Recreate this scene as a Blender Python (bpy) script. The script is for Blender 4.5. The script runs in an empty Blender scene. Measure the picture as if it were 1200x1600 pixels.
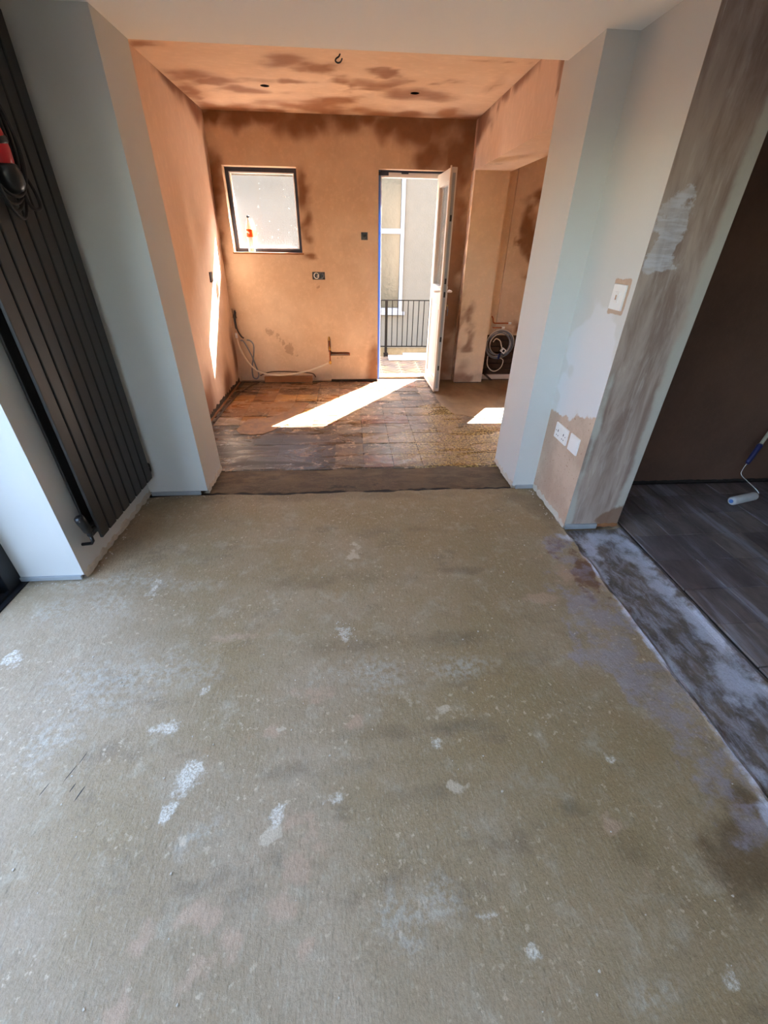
import bpy, bmesh, math, random
import numpy as np
from mathutils import Vector, Matrix

C = bpy.context.scene.collection
SC = bpy.context.scene
random.seed(7)
RNG = np.random.default_rng(7)

# ------------------------------------------------------------------ camera, sky, sun, exposure
cam = bpy.data.cameras.new('camera'); co = bpy.data.objects.new('camera', cam); C.objects.link(co)
cam.sensor_fit = 'HORIZONTAL'; cam.sensor_width = 36.0; cam.lens = 654.2 / 1200 * 36.0
cam.clip_start = 0.02
yaw, pitch, roll = 0.0811193, 0.5729430, 0.0176295
fw = Vector((math.sin(yaw)*math.cos(pitch), math.cos(yaw)*math.cos(pitch), -math.sin(pitch)))
rt = Vector((math.cos(yaw), -math.sin(yaw), 0)); up = rt.cross(fw)
r2 = math.cos(roll)*rt + math.sin(roll)*up; u2 = -math.sin(roll)*rt + math.cos(roll)*up
co.matrix_world = Matrix(((r2.x, u2.x, -fw.x, 0), (r2.y, u2.y, -fw.y, 0), (r2.z, u2.z, -fw.z, 1.45), (0, 0, 0, 1)))
SC.camera = co

SUN_DIR = Vector((-0.575, -0.818, -0.905)).normalized()      # the way the light travels
w = bpy.data.worlds.new('sky'); SC.world = w; w.use_nodes = True
nt = w.node_tree; sky = nt.nodes.new('ShaderNodeTexSky'); sky.sky_type = 'NISHITA'; sky.sun_disc = False
sky.sun_elevation = math.asin(-SUN_DIR.z); sky.sun_rotation = math.atan2(-SUN_DIR.x, -SUN_DIR.y)
sky.air_density = 1.0; sky.dust_density = 1.6; sky.ozone_density = 1.0
wb = nt.nodes.new('ShaderNodeMix'); wb.data_type = 'RGBA'; wb.blend_type = 'MULTIPLY'; wb.inputs[0].default_value = 1.0     # camera white balance
wb.inputs[7].default_value = (1.0, 0.94, 0.86, 1); nt.links.new(sky.outputs[0], wb.inputs[6]); nt.links.new(wb.outputs[2], nt.nodes['Background'].inputs[0]); nt.nodes['Background'].inputs[1].default_value = 0.62
sl = bpy.data.lights.new('sun', 'SUN'); so = bpy.data.objects.new('sun', sl); C.objects.link(so)
sl.energy = 18.0; sl.angle = 0.0093; sl.color = (1.0, 0.96, 0.90)
so.rotation_euler = SUN_DIR.to_track_quat('-Z', 'Y').to_euler()
so.location = (4, 9, 7)
SC.view_settings.view_transform = 'Standard'; SC.view_settings.look = 'None'
SC.view_settings.gamma = 1.0; SC.view_settings.use_curve_mapping = False
SC.view_settings.exposure = 3.2
SC.cycles.max_bounces = 14; SC.cycles.diffuse_bounces = 10; SC.cycles.glossy_bounces = 4
SC.cycles.transparent_max_bounces = 12; SC.cycles.transmission_bounces = 6
SC.cycles.caustics_reflective = False; SC.cycles.caustics_refractive = False
SC.cycles.sample_clamp_indirect = 12.0
SC.cycles.use_denoising = True

# ------------------------------------------------------------------ helpers: colour, materials
def lin(v):
    v /= 255.0
    return v/12.92 if v <= 0.04045 else ((v+0.055)/1.055)**2.4
def col(r, g, b): return (lin(r), lin(g), lin(b), 1.0)

class T:
    """a small node-material writer"""
    def __init__(s, name, rough=0.8, metal=0.0, color=None, spec=None):
        s.m = bpy.data.materials.new(name); s.m.use_nodes = True; s.nt = s.m.node_tree
        s.b = s.nt.nodes['Principled BSDF']; s.b.inputs['Roughness'].default_value = rough
        s.b.inputs['Metallic'].default_value = metal
        if spec is not None: s.b.inputs['Specular IOR Level'].default_value = spec
        if color is not None: s.b.inputs['Base Color'].default_value = color
        s._pos = None
    def node(s, t, **kw):
        n = s.nt.nodes.new(t)
        for k, v in kw.items(): setattr(n, k, v)
        return n
    def put(s, sock, v):
        if isinstance(v, bpy.types.NodeSocket): s.nt.links.new(v, sock)
        else: sock.default_value = v
    def pos(s):
        if s._pos is None: s._pos = s.node('ShaderNodeNewGeometry').outputs['Position']
        return s._pos
    def objpos(s): return s.node('ShaderNodeTexCoord').outputs['Object']
    def vec(s, scale=(1, 1, 1), loc=(0, 0, 0), rot=(0, 0, 0), src=None):
        n = s.node('ShaderNodeMapping'); s.put(n.inputs[0], src or s.pos())
        n.inputs['Scale'].default_value = scale; n.inputs['Location'].default_value = loc; n.inputs['Rotation'].default_value = rot
        return n.outputs[0]
    def noise(s, scale, detail=3, rough=0.55, vec=None, dist=0.0):
        n = s.node('ShaderNodeTexNoise'); s.put(n.inputs['Vector'], vec or s.pos())
        n.inputs['Scale'].default_value = scale; n.inputs['Detail'].default_value = detail
        n.inputs['Roughness'].default_value = rough; n.inputs['Distortion'].default_value = dist
        return n.outputs['Fac']
    def voro(s, scale, vec=None, feature='F1', out='Distance'):
        n = s.node('ShaderNodeTexVoronoi', feature=feature); s.put(n.inputs['Vector'], vec or s.pos())
        n.inputs['Scale'].default_value = scale
        return n.outputs[out]
    def math(s, op, a, b=0.0, c=0.0):
        n = s.node('ShaderNodeMath', operation=op)
        s.put(n.inputs[0], a); s.put(n.inputs[1], b); s.put(n.inputs[2], c)
        return n.outputs[0]
    def smooth(s, v, lo, hi):
        n = s.node('ShaderNodeMapRange', interpolation_type='SMOOTHSTEP')
        s.put(n.inputs[0], v); n.inputs[1].default_value = lo; n.inputs[2].default_value = hi
        return n.outputs[0]
    def mix(s, f, a, b, mode='MIX'):
        n = s.node('ShaderNodeMix', data_type='RGBA', blend_type=mode)
        s.put(n.inputs[0], f); s.put(n.inputs[6], a); s.put(n.inputs[7], b)
        return n.outputs[2]
    def fmix(s, f, a, b):
        n = s.node('ShaderNodeMix', data_type='FLOAT')
        s.put(n.inputs[0], f); s.put(n.inputs[2], a); s.put(n.inputs[3], b)
        return n.outputs[0]
    def attr(s, name): return s.node('ShaderNodeAttribute', attribute_name=name).outputs['Fac']
    def mask(s, name, scale=9, amp=0.5, soft=0.12, detail=5, vec=None):
        nz = s.noise(scale, detail, 0.65, vec); nl = s.noise(scale*0.37, 2, 0.5, vec)
        a = s.attr(name); nz = s.math('ADD', nz, s.math('SUBTRACT', nl, 0.5))
        v = s.math('MULTIPLY_ADD', s.math('SUBTRACT', nz, 0.5), s.math('MULTIPLY', s.smooth(a, 0.0, 0.3), amp*1.9), a)
        return s.smooth(v, 0.5-soft, 0.5+soft)
    def blob(s, cx, cy, rx, ry, rot=0.0):
        src = s.pos()
        n = s.node('ShaderNodeMapping', vector_type='TEXTURE'); s.put(n.inputs[0], src)
        n.inputs['Location'].default_value = (cx, cy, 0); n.inputs['Scale'].default_value = (rx, ry, 1e6); n.inputs['Rotation'].default_value = (0, 0, rot)
        l = s.node('ShaderNodeVectorMath', operation='LENGTH'); s.put(l.inputs[0], n.outputs[0])
        return s.math('SUBTRACT', 1.0, s.math('MULTIPLY', l.outputs['Value'], 0.5))
    def base(s, v): s.put(s.b.inputs['Base Color'], v); return s
    def rough(s, v): s.put(s.b.inputs['Roughness'], v); return s
    def bump(s, h, strength=0.3, dist=0.01):
        n = s.node('ShaderNodeBump'); s.put(n.inputs['Height'], h)
        n.inputs['Strength'].default_value = strength; n.inputs['Distance'].default_value = dist
        s.nt.links.new(n.outputs[0], s.b.inputs['Normal']); return s

M = {}
def simple(name, rgb, rough=0.5, metal=0.0, var=0.0, scale=20, bump=0.0, spec=None):
    t = T(name, rough, metal, col(*rgb), spec)
    if var:
        n = t.noise(scale, 4)
        c = col(*rgb)
        lo = tuple(x*(1-var) for x in c[:3]) + (1,); hi = tuple(min(1, x*(1+var)) for x in c[:3]) + (1,)
        t.base(t.mix(n, lo, hi))
    if bump: t.bump(t.noise(scale*3, 4), bump, 0.004)
    M[name] = t.m; return t

# fresh pink plaster, darker where still wet (vertex attribute 'wet')
def plaster(name, dry, dry2, wet, streak=(1, 1, 1), soft=0.3, mscale=3):
    t = T(name, 0.85)
    a = t.noise(2.3, 5, 0.6, t.vec(streak)); b = t.noise(26, 4, 0.65, t.vec(streak, (3, 1, 2)))
    c = t.mix(t.smooth(a, 0.3, 0.7), col(*dry), col(*dry2))
    c = t.mix(t.math('MULTIPLY', t.smooth(b, 0.45, 0.75), 0.25), c, col(*[min(255, x*1.12) for x in dry]))
    wt = t.mask('wet', mscale, 0.30, soft, 3, t.vec(streak))
    faint = t.math('MULTIPLY', t.smooth(t.attr('wet'), 0.15, 0.6), 0.3)
    wv = t.mix(b, col(*wet), col(*[x*0.82 for x in wet]))
    c = t.mix(t.math('MAXIMUM', wt, faint), c, wv)
    st = t.mask('stain', 40, 0.7, 0.12)
    c = t.mix(t.math('MULTIPLY', st, 0.35), c, col(112, 76, 50))
    t.base(c); t.rough(t.fmix(wt, 0.9, 0.55))
    t.bump(t.math('ADD', t.noise(5, 3), t.math('MULTIPLY', t.noise(60, 3), 0.15)), 0.25, 0.02)
    M[name] = t.m
plaster('plaster_far', (216, 192, 166), (202, 174, 146), (146, 102, 68))
plaster('plaster_side', (220, 194, 174), (212, 184, 162), (142, 98, 74), (1, 1, 0.5))
plaster('plaster_ceiling', (226, 202, 180), (218, 190, 164), (166, 116, 82), (0.5, 1, 1), 0.25, 4)
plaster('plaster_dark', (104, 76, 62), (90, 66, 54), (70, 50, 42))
plaster('plaster_pillar', (226, 200, 170), (216, 188, 156), (168, 126, 98))

# painted walls
t = simple('paint_white', (206, 206, 202), 0.7, var=0.03, scale=3); t.bump(t.noise(140, 2), 0.12, 0.003)
t = simple('paint_ceiling', (246, 246, 242), 0.85, var=0.02, scale=3); t.bump(t.noise(160, 2), 0.18, 0.003)
# right pier side wall: paint with bare pink plaster at the bottom and round the switch, fresh white patch between
t = T('paint_patched', 0.7)
base = t.mix(t.noise(3, 3), col(213, 211, 206), col(207, 205, 200))
c = t.mix(t.mask('fresh', 5, 0.2, 0.1), base, col(219, 218, 218))
pl = t.mix(t.smooth(t.noise(5, 5), 0.35, 0.65), col(206, 180, 158), col(188, 160, 138))
pl = t.mix(t.smooth(t.noise(70, 3, 0.6), 0.62, 0.72), pl, col(160, 120, 92))
mk = t.mask('bare', 22, 0.28, 0.06)
c = t.mix(mk, c, pl); t.base(c); t.rough(t.fmix(mk, 0.6, 0.9)); t.bump(t.math('ADD', t.noise(120, 2), mk), 0.15, 0.003)
M['paint_patched'] = t.m
# right pier end: drying grey-brown plaster
t = T('plaster_drying', 0.8)
sv = t.vec((5, 5, 0.9), (0, 0, 0), (0, 0.12, 0))
a = t.noise(1.6, 6, 0.65, sv, 0.4); b = t.noise(6, 5, 0.7, t.vec((4, 4, 0.6), (2, 0, 5), (0, 0.12, 0)), 0.6)
c = t.mix(t.smooth(a, 0.38, 0.64), col(180, 160, 146), col(140, 117, 105))
c = t.mix(t.math('MULTIPLY', t.smooth(b, 0.5, 0.75), 0.6), c, col(200, 186, 174))
c = t.mix(t.mask('pale', 6, 0.5, 0.25), c, col(188, 182, 170))
c = t.mix(t.math('MULTIPLY', t.mask('wet', 9, 0.5, 0.15), 0.9), c, col(130, 96, 74))
c = t.mix(t.math('MULTIPLY', t.math('MULTIPLY', t.mask('filler', 26, 0.5, 0.08), t.fmix(t.smooth(t.noise(5, 4, 0.7, t.vec((1, 1, 8))), 0.4, 0.6), 0.55, 1.0)), 0.6), c, col(226, 228, 236))
t.base(c); t.bump(t.math('ADD', t.noise(8, 4), t.math('MULTIPLY', b, 0.6)), 0.25, 0.01); M['plaster_drying'] = t.m

# main concrete floor
t = T('concrete', 0.62)
p = t.pos()
g1 = t.noise(1.5, 6, 0.6); g2 = t.noise(9, 6, 0.7, None, 0.3); g3 = t.noise(90, 5, 0.7)
gs = t.noise(60, 4, 0.6, t.vec((1.6, 0.55, 1), (0, 0, 0), (0, 0, 0.3)))
c = t.mix(t.smooth(g1, 0.35, 0.65), col(172, 153, 128), col(158, 139, 114))
c = t.mix(t.mask('brown', 3, 0.5, 0.5), c, col(150, 128, 92))
c = t.mix(t.math('MULTIPLY', t.smooth(g2, 0.5, 0.72), 0.5), c, col(186, 174, 152))
c = t.mix(t.math('MULTIPLY', t.smooth(t.noise(3.1, 6, 0.7, t.vec((1, 1.6, 1), (9, 3, 0))), 0.54, 0.7), 0.6), c, col(124, 108, 86))
c = t.mix(t.math('MULTIPLY', t.smooth(gs, 0.55, 0.7), 0.3), c, col(186, 178, 156))
c = t.mix(t.math('MULTIPLY', t.smooth(gs, 0.45, 0.3), 0.4), c, col(112, 102, 80))
# scattered pale flecks, more in the middle of the room
fl = t.math('MULTIPLY', t.smooth(t.noise(46, 5, 0.62, t.vec((1, 1, 1), (4, 4, 0))), 0.59, 0.65), t.smooth(t.noise(4, 3, 0.5, t.vec((1, 1, 1), (1, 7, 0))), 0.38, 0.6))
c = t.mix(t.math('MULTIPLY', fl, 0.8), c, col(198, 178, 150))
c = t.mix(t.math('MULTIPLY', t.mask('dark', 9, 0.8, 0.5, 6), 0.5), c, col(92, 78, 56))
c = t.mix(t.math('MULTIPLY', t.math('MULTIPLY', t.mask('pale', 8, 0.9, 0.5, 6), t.smooth(t.noise(38, 5, 0.7), 0.4, 0.6)), 0.5), c, col(192, 188, 176))
c = t.mix(t.math('MULTIPLY', t.mask('pink', 24, 0.9, 0.3, 6), 0.65), c, col(186, 156, 130))
c = t.mix(t.math('MULTIPLY', t.mask('tan', 26, 0.55, 0.1, 6), 0.75), c, col(200, 184, 160))
c = t.mix(t.math('MULTIPLY', t.mask('red', 16, 1.0, 0.2, 6), 0.75), c, col(104, 62, 42))
c = t.mix(t.math('MULTIPLY', t.mask('wetbrown', 9, 0.8, 0.3, 5), 0.7), c, col(92, 70, 44))
# milky primer wiped over the edge
pr = t.math('MULTIPLY', t.mask('primer', 14, 1.25, 0.18, 7), t.smooth(t.noise(7, 6, 0.7, t.vec((1, 1.5, 1), (2, 2, 0))), 0.32, 0.6))
c = t.mix(t.math('MULTIPLY', pr, 0.5), c, col(158, 154, 170))
# the strip where a wall stood: dark mortar with white brush smears
sd = t.mix(t.smooth(g2, 0.35, 0.65), col(120, 108, 96), col(92, 82, 74))
br = t.noise(9, 7, 0.75, t.vec((2.2, 1.0, 1), (0, 0, 0), (0, 0, 0.5)), 0.5)
sc_ = t.noise(40, 4, 0.6, t.vec((3.0, 0.35, 1), (0, 0, 0), (0, 0, -0.35)))
sm = t.math('MULTIPLY', t.smooth(br, 0.42, 0.62), t.fmix(0.5, 1.0, t.smooth(sc_, 0.3, 0.62)))
sd = t.mix(t.math('MULTIPLY', sm, 0.55), sd, col(184, 188, 204))
stp = t.mask('strip', 30, 0.15, 0.02)
c = t.mix(stp, c, sd)
c = t.mix(t.math('MULTIPLY', t.mask('brush', 16, 1.0, 0.3, 7), 0.7), c, col(206, 212, 228))
c = t.mix(t.math('MULTIPLY', t.math('MULTIPLY', t.mask('white', 60, 0.8, 0.25, 6), t.fmix(t.smooth(t.noise(130, 4, 0.7), 0.42, 0.56), 0.3, 1.0)), 0.85), c, col(224, 219, 206))
fg = t.noise(170, 4, 0.7, t.vec((1.2, 0.8, 1), (0, 0, 0), (0, 0, 0.3)))
c = t.mix(1.0, c, t.mix(t.smooth(fg, 0.36, 0.64), (0.89, 0.885, 0.87, 1), (1.08, 1.07, 1.06, 1)), 'MULTIPLY')
ck = t.blob(-0.874, 0.681, 0.0022, 0.022, -0.25)
for q in ((-0.905, 0.700, 0.0018, 0.014, -0.25), (-0.935, 0.745, 0.0016, 0.026, -0.3), (-0.99, 0.70, 0.0014, 0.02, -0.28), (-0.92, 0.79, 0.0013, 0.02, -0.2)): ck = t.math('MAXIMUM', ck, t.blob(*q))
c = t.mix(t.smooth(ck, 0.4, 0.6), c, col(44, 36, 28))
t.base(c)
t.rough(t.fmix(stp, t.fmix(t.smooth(g2, 0.3, 0.7), 0.50, 0.68), 0.42))
t.bump(t.math('ADD', t.math('ADD', t.math('MULTIPLY', g3, 0.55), t.math('MULTIPLY', gs, 0.6)), t.math('MULTIPLY', g2, 0.9)), 0.5, 0.006)
M['concrete'] = t.m

# rough brown screed of the threshold
t = T('screed_brown', 0.75)
a = t.noise(7, 7, 0.7, t.vec((0.7, 1.6, 1)), 0.3); b = t.noise(60, 5, 0.7)
c = t.mix(t.smooth(a, 0.36, 0.66), col(84, 66, 48), col(116, 94, 68))
c = t.mix(t.math('MULTIPLY', t.smooth(t.blob(0, 2.55, 0.7, 0.22), 0.4, 0.9), t.smooth(a, 0.5, 0.62)), c, col(56, 46, 36))
c = t.mix(t.math('MULTIPLY', t.smooth(b, 0.55, 0.7), 0.4), c, col(140, 118, 88)); c = t.mix(t.smooth(t.attr('gap_shade'), 0.2, 0.7), c, col(26, 20, 15))
t.base(c); t.bump(t.math('ADD', a, t.math('MULTIPLY', b, 0.4)), 0.7, 0.01); M['screed_brown'] = t.m

# old kitchen floor tiles: adhesive, wet patches, straw-coloured speckle with painted wet glints, painted sky sheen (tint of the tile from its object colour)
def tilemat(name, tinted):
    t = T(name, 0.35, spec=0.35)
    oc = t.node('ShaderNodeObjectInfo').outputs['Color'] if tinted else col(44, 34, 25)
    a = t.noise(7, 7, 0.72, t.vec((0.9, 1.1, 1)), 0.5); b = t.noise(34, 6, 0.75, None, 0.6); s_ = t.noise(3, 5, 0.6, t.vec((0.6, 2.2, 1), (5, 2, 0)), 0.8)
    c = t.mix(t.smooth(a, 0.36, 0.66), oc, t.mix(0.7, oc, col(52, 38, 26)))
    c = t.mix(t.math('MULTIPLY', t.smooth(b, 0.54, 0.64), 0.45), c, col(168, 134, 100))
    orr = t.smooth(t.math('ADD', t.blob(-0.95, 4.35, 0.5, 0.5), t.math('MULTIPLY', t.math('SUBTRACT', a, 0.5), 1.2)), 0.45, 0.8)
    c = t.mix(t.math('MULTIPLY', orr, 0.5), c, col(150, 98, 56))
    dk = t.smooth(t.math('ADD', t.blob(-0.85, 3.25, 0.55, 0.42), t.math('MULTIPLY', t.math('SUBTRACT', s_, 0.5), 1.5)), 0.4, 0.75)
    c = t.mix(t.math('MULTIPLY', dk, 0.88), c, col(36, 28, 23))
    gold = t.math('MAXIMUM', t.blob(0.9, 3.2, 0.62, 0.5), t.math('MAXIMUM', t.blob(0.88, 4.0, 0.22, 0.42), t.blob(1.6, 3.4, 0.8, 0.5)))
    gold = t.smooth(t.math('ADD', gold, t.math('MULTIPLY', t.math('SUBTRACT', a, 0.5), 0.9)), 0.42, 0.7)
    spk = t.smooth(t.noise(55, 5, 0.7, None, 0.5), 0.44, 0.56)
    c = t.mix(t.math('MULTIPLY', gold, t.fmix(spk, 0.25, 0.85)), c, t.mix(spk, col(108, 80, 40), col(202, 172, 108)))  # straw speckle: plaster flecks together with painted wet reflection
    sky_sheen = t.math('MULTIPLY', t.smooth(t.noise(6, 6, 0.65, t.vec((0.8, 2.6, 1), (1, 8, 0)), 0.7), 0.58, 0.72),
                t.smooth(t.math('MAXIMUM', t.blob(-1.05, 3.55, 0.32, 0.6), t.blob(-0.75, 2.95, 0.5, 0.12)), 0.4, 0.7))
    c = t.mix(t.math('MULTIPLY', sky_sheen, 0.8), c, col(184, 184, 190))  # bluish-white streaks painted as sky reflection on the left-hand tiles
    mo = t.math('MULTIPLY', t.smooth(t.noise(11, 6, 0.7, t.vec((1, 1, 1), (6, 6, 0)), 0.8), 0.56, 0.62), t.math('SUBTRACT', 1.0, dk))
    c = t.mix(t.math('MULTIPLY', mo, 0.7), c, col(186, 156, 130))
    bk = t.smooth(t.noise(8, 6, 0.75, t.vec((1, 1, 1), (2, 11, 0)), 0.6), 0.58, 0.66)
    c = t.mix(t.math('MULTIPLY', bk, 0.5), c, col(58, 42, 32))
    t.base(c); t.rough(t.fmix(t.smooth(s_, 0.38, 0.62), 0.22, 0.5))
    t.bump(t.math('ADD', a, t.math('MULTIPLY', b, 0.5)), 0.45, 0.006); M[name] = t.m
tilemat('kitchen_tile', True); tilemat('kitchen_base', False)
# smooth sand screed by the alcove
t = T('screed_sand', 0.5)
a = t.noise(4, 6, 0.6, t.vec((1.4, 0.8, 1))); c = t.mix(t.smooth(a, 0.35, 0.65), col(150, 124, 90), col(126, 100, 70))
t.base(c); t.bump(t.noise(40, 4), 0.2, 0.004); M['screed_sand'] = t.m
t = T('adhesive_tan', 0.6)
a = t.noise(14, 6, 0.7); c = t.mix(t.smooth(a, 0.35, 0.65), col(138, 94, 54), col(104, 70, 42))
t.base(c); t.bump(t.noise(50, 5), 0.5, 0.006); M['adhesive_tan'] = t.m
# dark tiles of the unlit room
t = T('dark_tile', 0.3)
a = t.noise(6, 6, 0.65, t.vec((1.8, 0.7, 1), (0, 0, 0), (0, 0, 0.2))); b = t.noise(3, 5, 0.7, t.vec((3.2, 0.35, 1), (7, 0, 0), (0, 0, 0.06)), 0.3)
oc = t.node('ShaderNodeObjectInfo').outputs['Color']
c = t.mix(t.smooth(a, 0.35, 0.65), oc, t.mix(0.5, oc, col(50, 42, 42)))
c = t.mix(t.math('MULTIPLY', t.smooth(b, 0.5, 0.66), 0.6), c, col(164, 164, 174))
t.base(c); t.rough(t.fmix(t.smooth(b, 0.4, 0.6), 0.28, 0.55)); t.bump(a, 0.2, 0.004); M['dark_tile'] = t.m
simple('dark_screed', (34, 30, 28), 0.6, var=0.3, scale=12, bump=0.4)

# render of the neighbouring house, yard
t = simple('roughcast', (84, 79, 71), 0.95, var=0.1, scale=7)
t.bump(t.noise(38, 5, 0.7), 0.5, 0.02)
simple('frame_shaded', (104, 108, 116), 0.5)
simple('obscure_glass', (40, 43, 38), 0.25, var=0.25, scale=6, bump=0.6)
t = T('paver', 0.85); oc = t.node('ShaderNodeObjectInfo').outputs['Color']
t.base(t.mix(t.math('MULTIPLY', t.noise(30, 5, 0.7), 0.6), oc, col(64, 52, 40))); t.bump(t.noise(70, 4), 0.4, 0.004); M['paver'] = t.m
simple('yard_ground', (112, 108, 98), 0.95, var=0.2, scale=6)
simple('patio', (188, 183, 173), 0.9, var=0.1, scale=5)  # unseen paving, made pale to bounce sky light up to the ceiling
simple('paver_sand', (96, 84, 66), 0.95, var=0.3, scale=30)
simple('kerb_stone', (92, 88, 76), 0.95, var=0.4, scale=14, bump=0.6)
simple('brick_red', (70, 50, 36), 0.95, var=0.35, scale=18, bump=0.6)
simple('mortar', (44, 35, 26), 0.95, var=0.35, scale=24, bump=0.7)
simple('white_board', (136, 140, 148), 0.4, var=0.03, scale=8)

# things
t = simple('anthracite', (38, 38, 37), 0.5, var=0.06, scale=60); t.bump(t.noise(420, 2), 0.1, 0.001)
simple('black_plastic', (18, 19, 21), 0.35); simple('black_rubber', (14, 14, 15), 0.6)
simple('black_frame', (22, 24, 28), 0.35); simple('red_plastic', (190, 26, 34), 0.35, var=0.1)
simple('upvc', (236, 233, 228), 0.3, var=0.02, scale=5); simple('upvc_dusty', (222, 206, 186), 0.45, var=0.06, scale=14)
simple('upvc_leaf', (202, 194, 184), 0.35, var=0.05, scale=10); simple('threshold_dusty', (128, 108, 84), 0.6, var=0.3, scale=24)
simple('blue_tape', (84, 124, 188), 0.5, var=0.15, scale=30); simple('navy_tape', (38, 46, 66), 0.6, var=0.35, scale=30)
simple('white_plastic', (238, 236, 232), 0.3); simple('grey_metal', (150, 156, 160), 0.4, 0.7)
simple('galvanised', (120, 122, 124), 0.5, 0.8, var=0.15, scale=30)
simple('chrome', (200, 200, 200), 0.2, 1.0); simple('brass', (190, 150, 80), 0.35, 1.0)
simple('copper', (190, 112, 72), 0.35, 0.9, var=0.25, scale=40); simple('bead_zinc', (166, 172, 176), 0.45, 0.3, var=0.12, scale=20)
simple('hole_black', (10, 8, 7), 0.95); simple('timber_bare', (150, 100, 62), 0.8, var=0.3, scale=12, bump=0.3)
simple('timber_dark', (60, 44, 30), 0.9, var=0.3, scale=20, bump=0.5)
simple('cable_grey', (120, 124, 132), 0.45); simple('cable_dark', (58, 56, 60), 0.5); simple('cable_white', (222, 206, 184), 0.5)
simple('cable_brown', (84, 62, 46), 0.6); simple('blue_plastic', (26, 34, 86), 0.45)
simple('roller_nap', (205, 204, 202), 0.95, var=0.12, scale=60, bump=0.9); simple('pole_cream', (178, 172, 150), 0.6, var=0.25, scale=40)
simple('label_orange', (240, 96, 24), 0.45); simple('label_white', (244, 236, 226), 0.45)
simple('rail_black', (16, 15, 15), 0.9, spec=0.1); simple('chalk', (196, 186, 170), 0.95, var=0.2, scale=60); simple('crumb', (168, 152, 128), 0.95, var=0.3, scale=90)
simple('concrete_edge', (88, 80, 66), 0.95, var=0.4, scale=30, bump=0.8)
def glass(name, tint=(1, 1, 1, 1), gl=0.09, dirt=None):
    t = T(name); tr = t.node('ShaderNodeBsdfTransparent'); tr.inputs[0].default_value = tint
    go = t.node('ShaderNodeBsdfGlossy'); go.inputs['Roughness'].default_value = 0.02
    fr = t.node('ShaderNodeLayerWeight'); fr.inputs[0].default_value = 0.5
    fz = t.math('MULTIPLY_ADD', t.math('POWER', fr.outputs['Facing'], 5.0), 0.9, 0.04)
    mx = t.node('ShaderNodeMixShader'); t.nt.links.new(fz, mx.inputs[0]); t.nt.links.new(tr.outputs[0], mx.inputs[1]); t.nt.links.new(go.outputs[0], mx.inputs[2])
    last = mx.outputs[0]
    if dirt:
        df = t.node('ShaderNodeBsdfDiffuse'); df.inputs[0].default_value = col(226, 226, 228)
        f = t.math('MULTIPLY', t.math('MULTIPLY', t.smooth(t.noise(30, 6, 0.6), 0.66, 0.70), t.smooth(t.node('ShaderNodeSeparateXYZ').outputs[2], 0, 1) if False else 1.0), dirt)
        f = t.math('MAXIMUM', f, 0.05)
        m2 = t.node('ShaderNodeMixShader'); t.put(m2.inputs[0], f); t.nt.links.new(last, m2.inputs[1]); t.nt.links.new(df.outputs[0], m2.inputs[2]); last = m2.outputs[0]
    t.nt.links.new(last, t.nt.nodes['Material Output'].inputs[0]); M[name] = t.m
glass('clear_glass'); glass('splashed_glass', dirt=0.85); glass('bottle_clear', (0.93, 0.95, 0.92, 1))
def milky():
    t = T('bottle_milky'); tr = t.node('ShaderNodeBsdfTransparent'); tr.inputs[0].default_value = (0.9, 0.92, 0.88, 1)
    df = t.node('ShaderNodeBsdfDiffuse'); df.inputs[0].default_value = col(240, 236, 222); go = t.node('ShaderNodeBsdfGlossy'); go.inputs['Roughness'].default_value = 0.08
    lw = t.node('ShaderNodeLayerWeight'); lw.inputs[0].default_value = 0.5
    m1 = t.node('ShaderNodeMixShader'); t.put(m1.inputs[0], t.math('MULTIPLY_ADD', t.math('POWER', lw.outputs['Facing'], 3.0), 0.6, 0.25)); t.nt.links.new(tr.outputs[0], m1.inputs[1]); t.nt.links.new(df.outputs[0], m1.inputs[2])
    m2 = t.node('ShaderNodeMixShader'); m2.inputs[0].default_value = 0.12; t.nt.links.new(m1.outputs[0], m2.inputs[1]); t.nt.links.new(go.outputs[0], m2.inputs[2])
    t.nt.links.new(m2.outputs[0], t.nt.nodes['Material Output'].inputs[0]); M['bottle_milky'] = t.m
milky()

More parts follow.
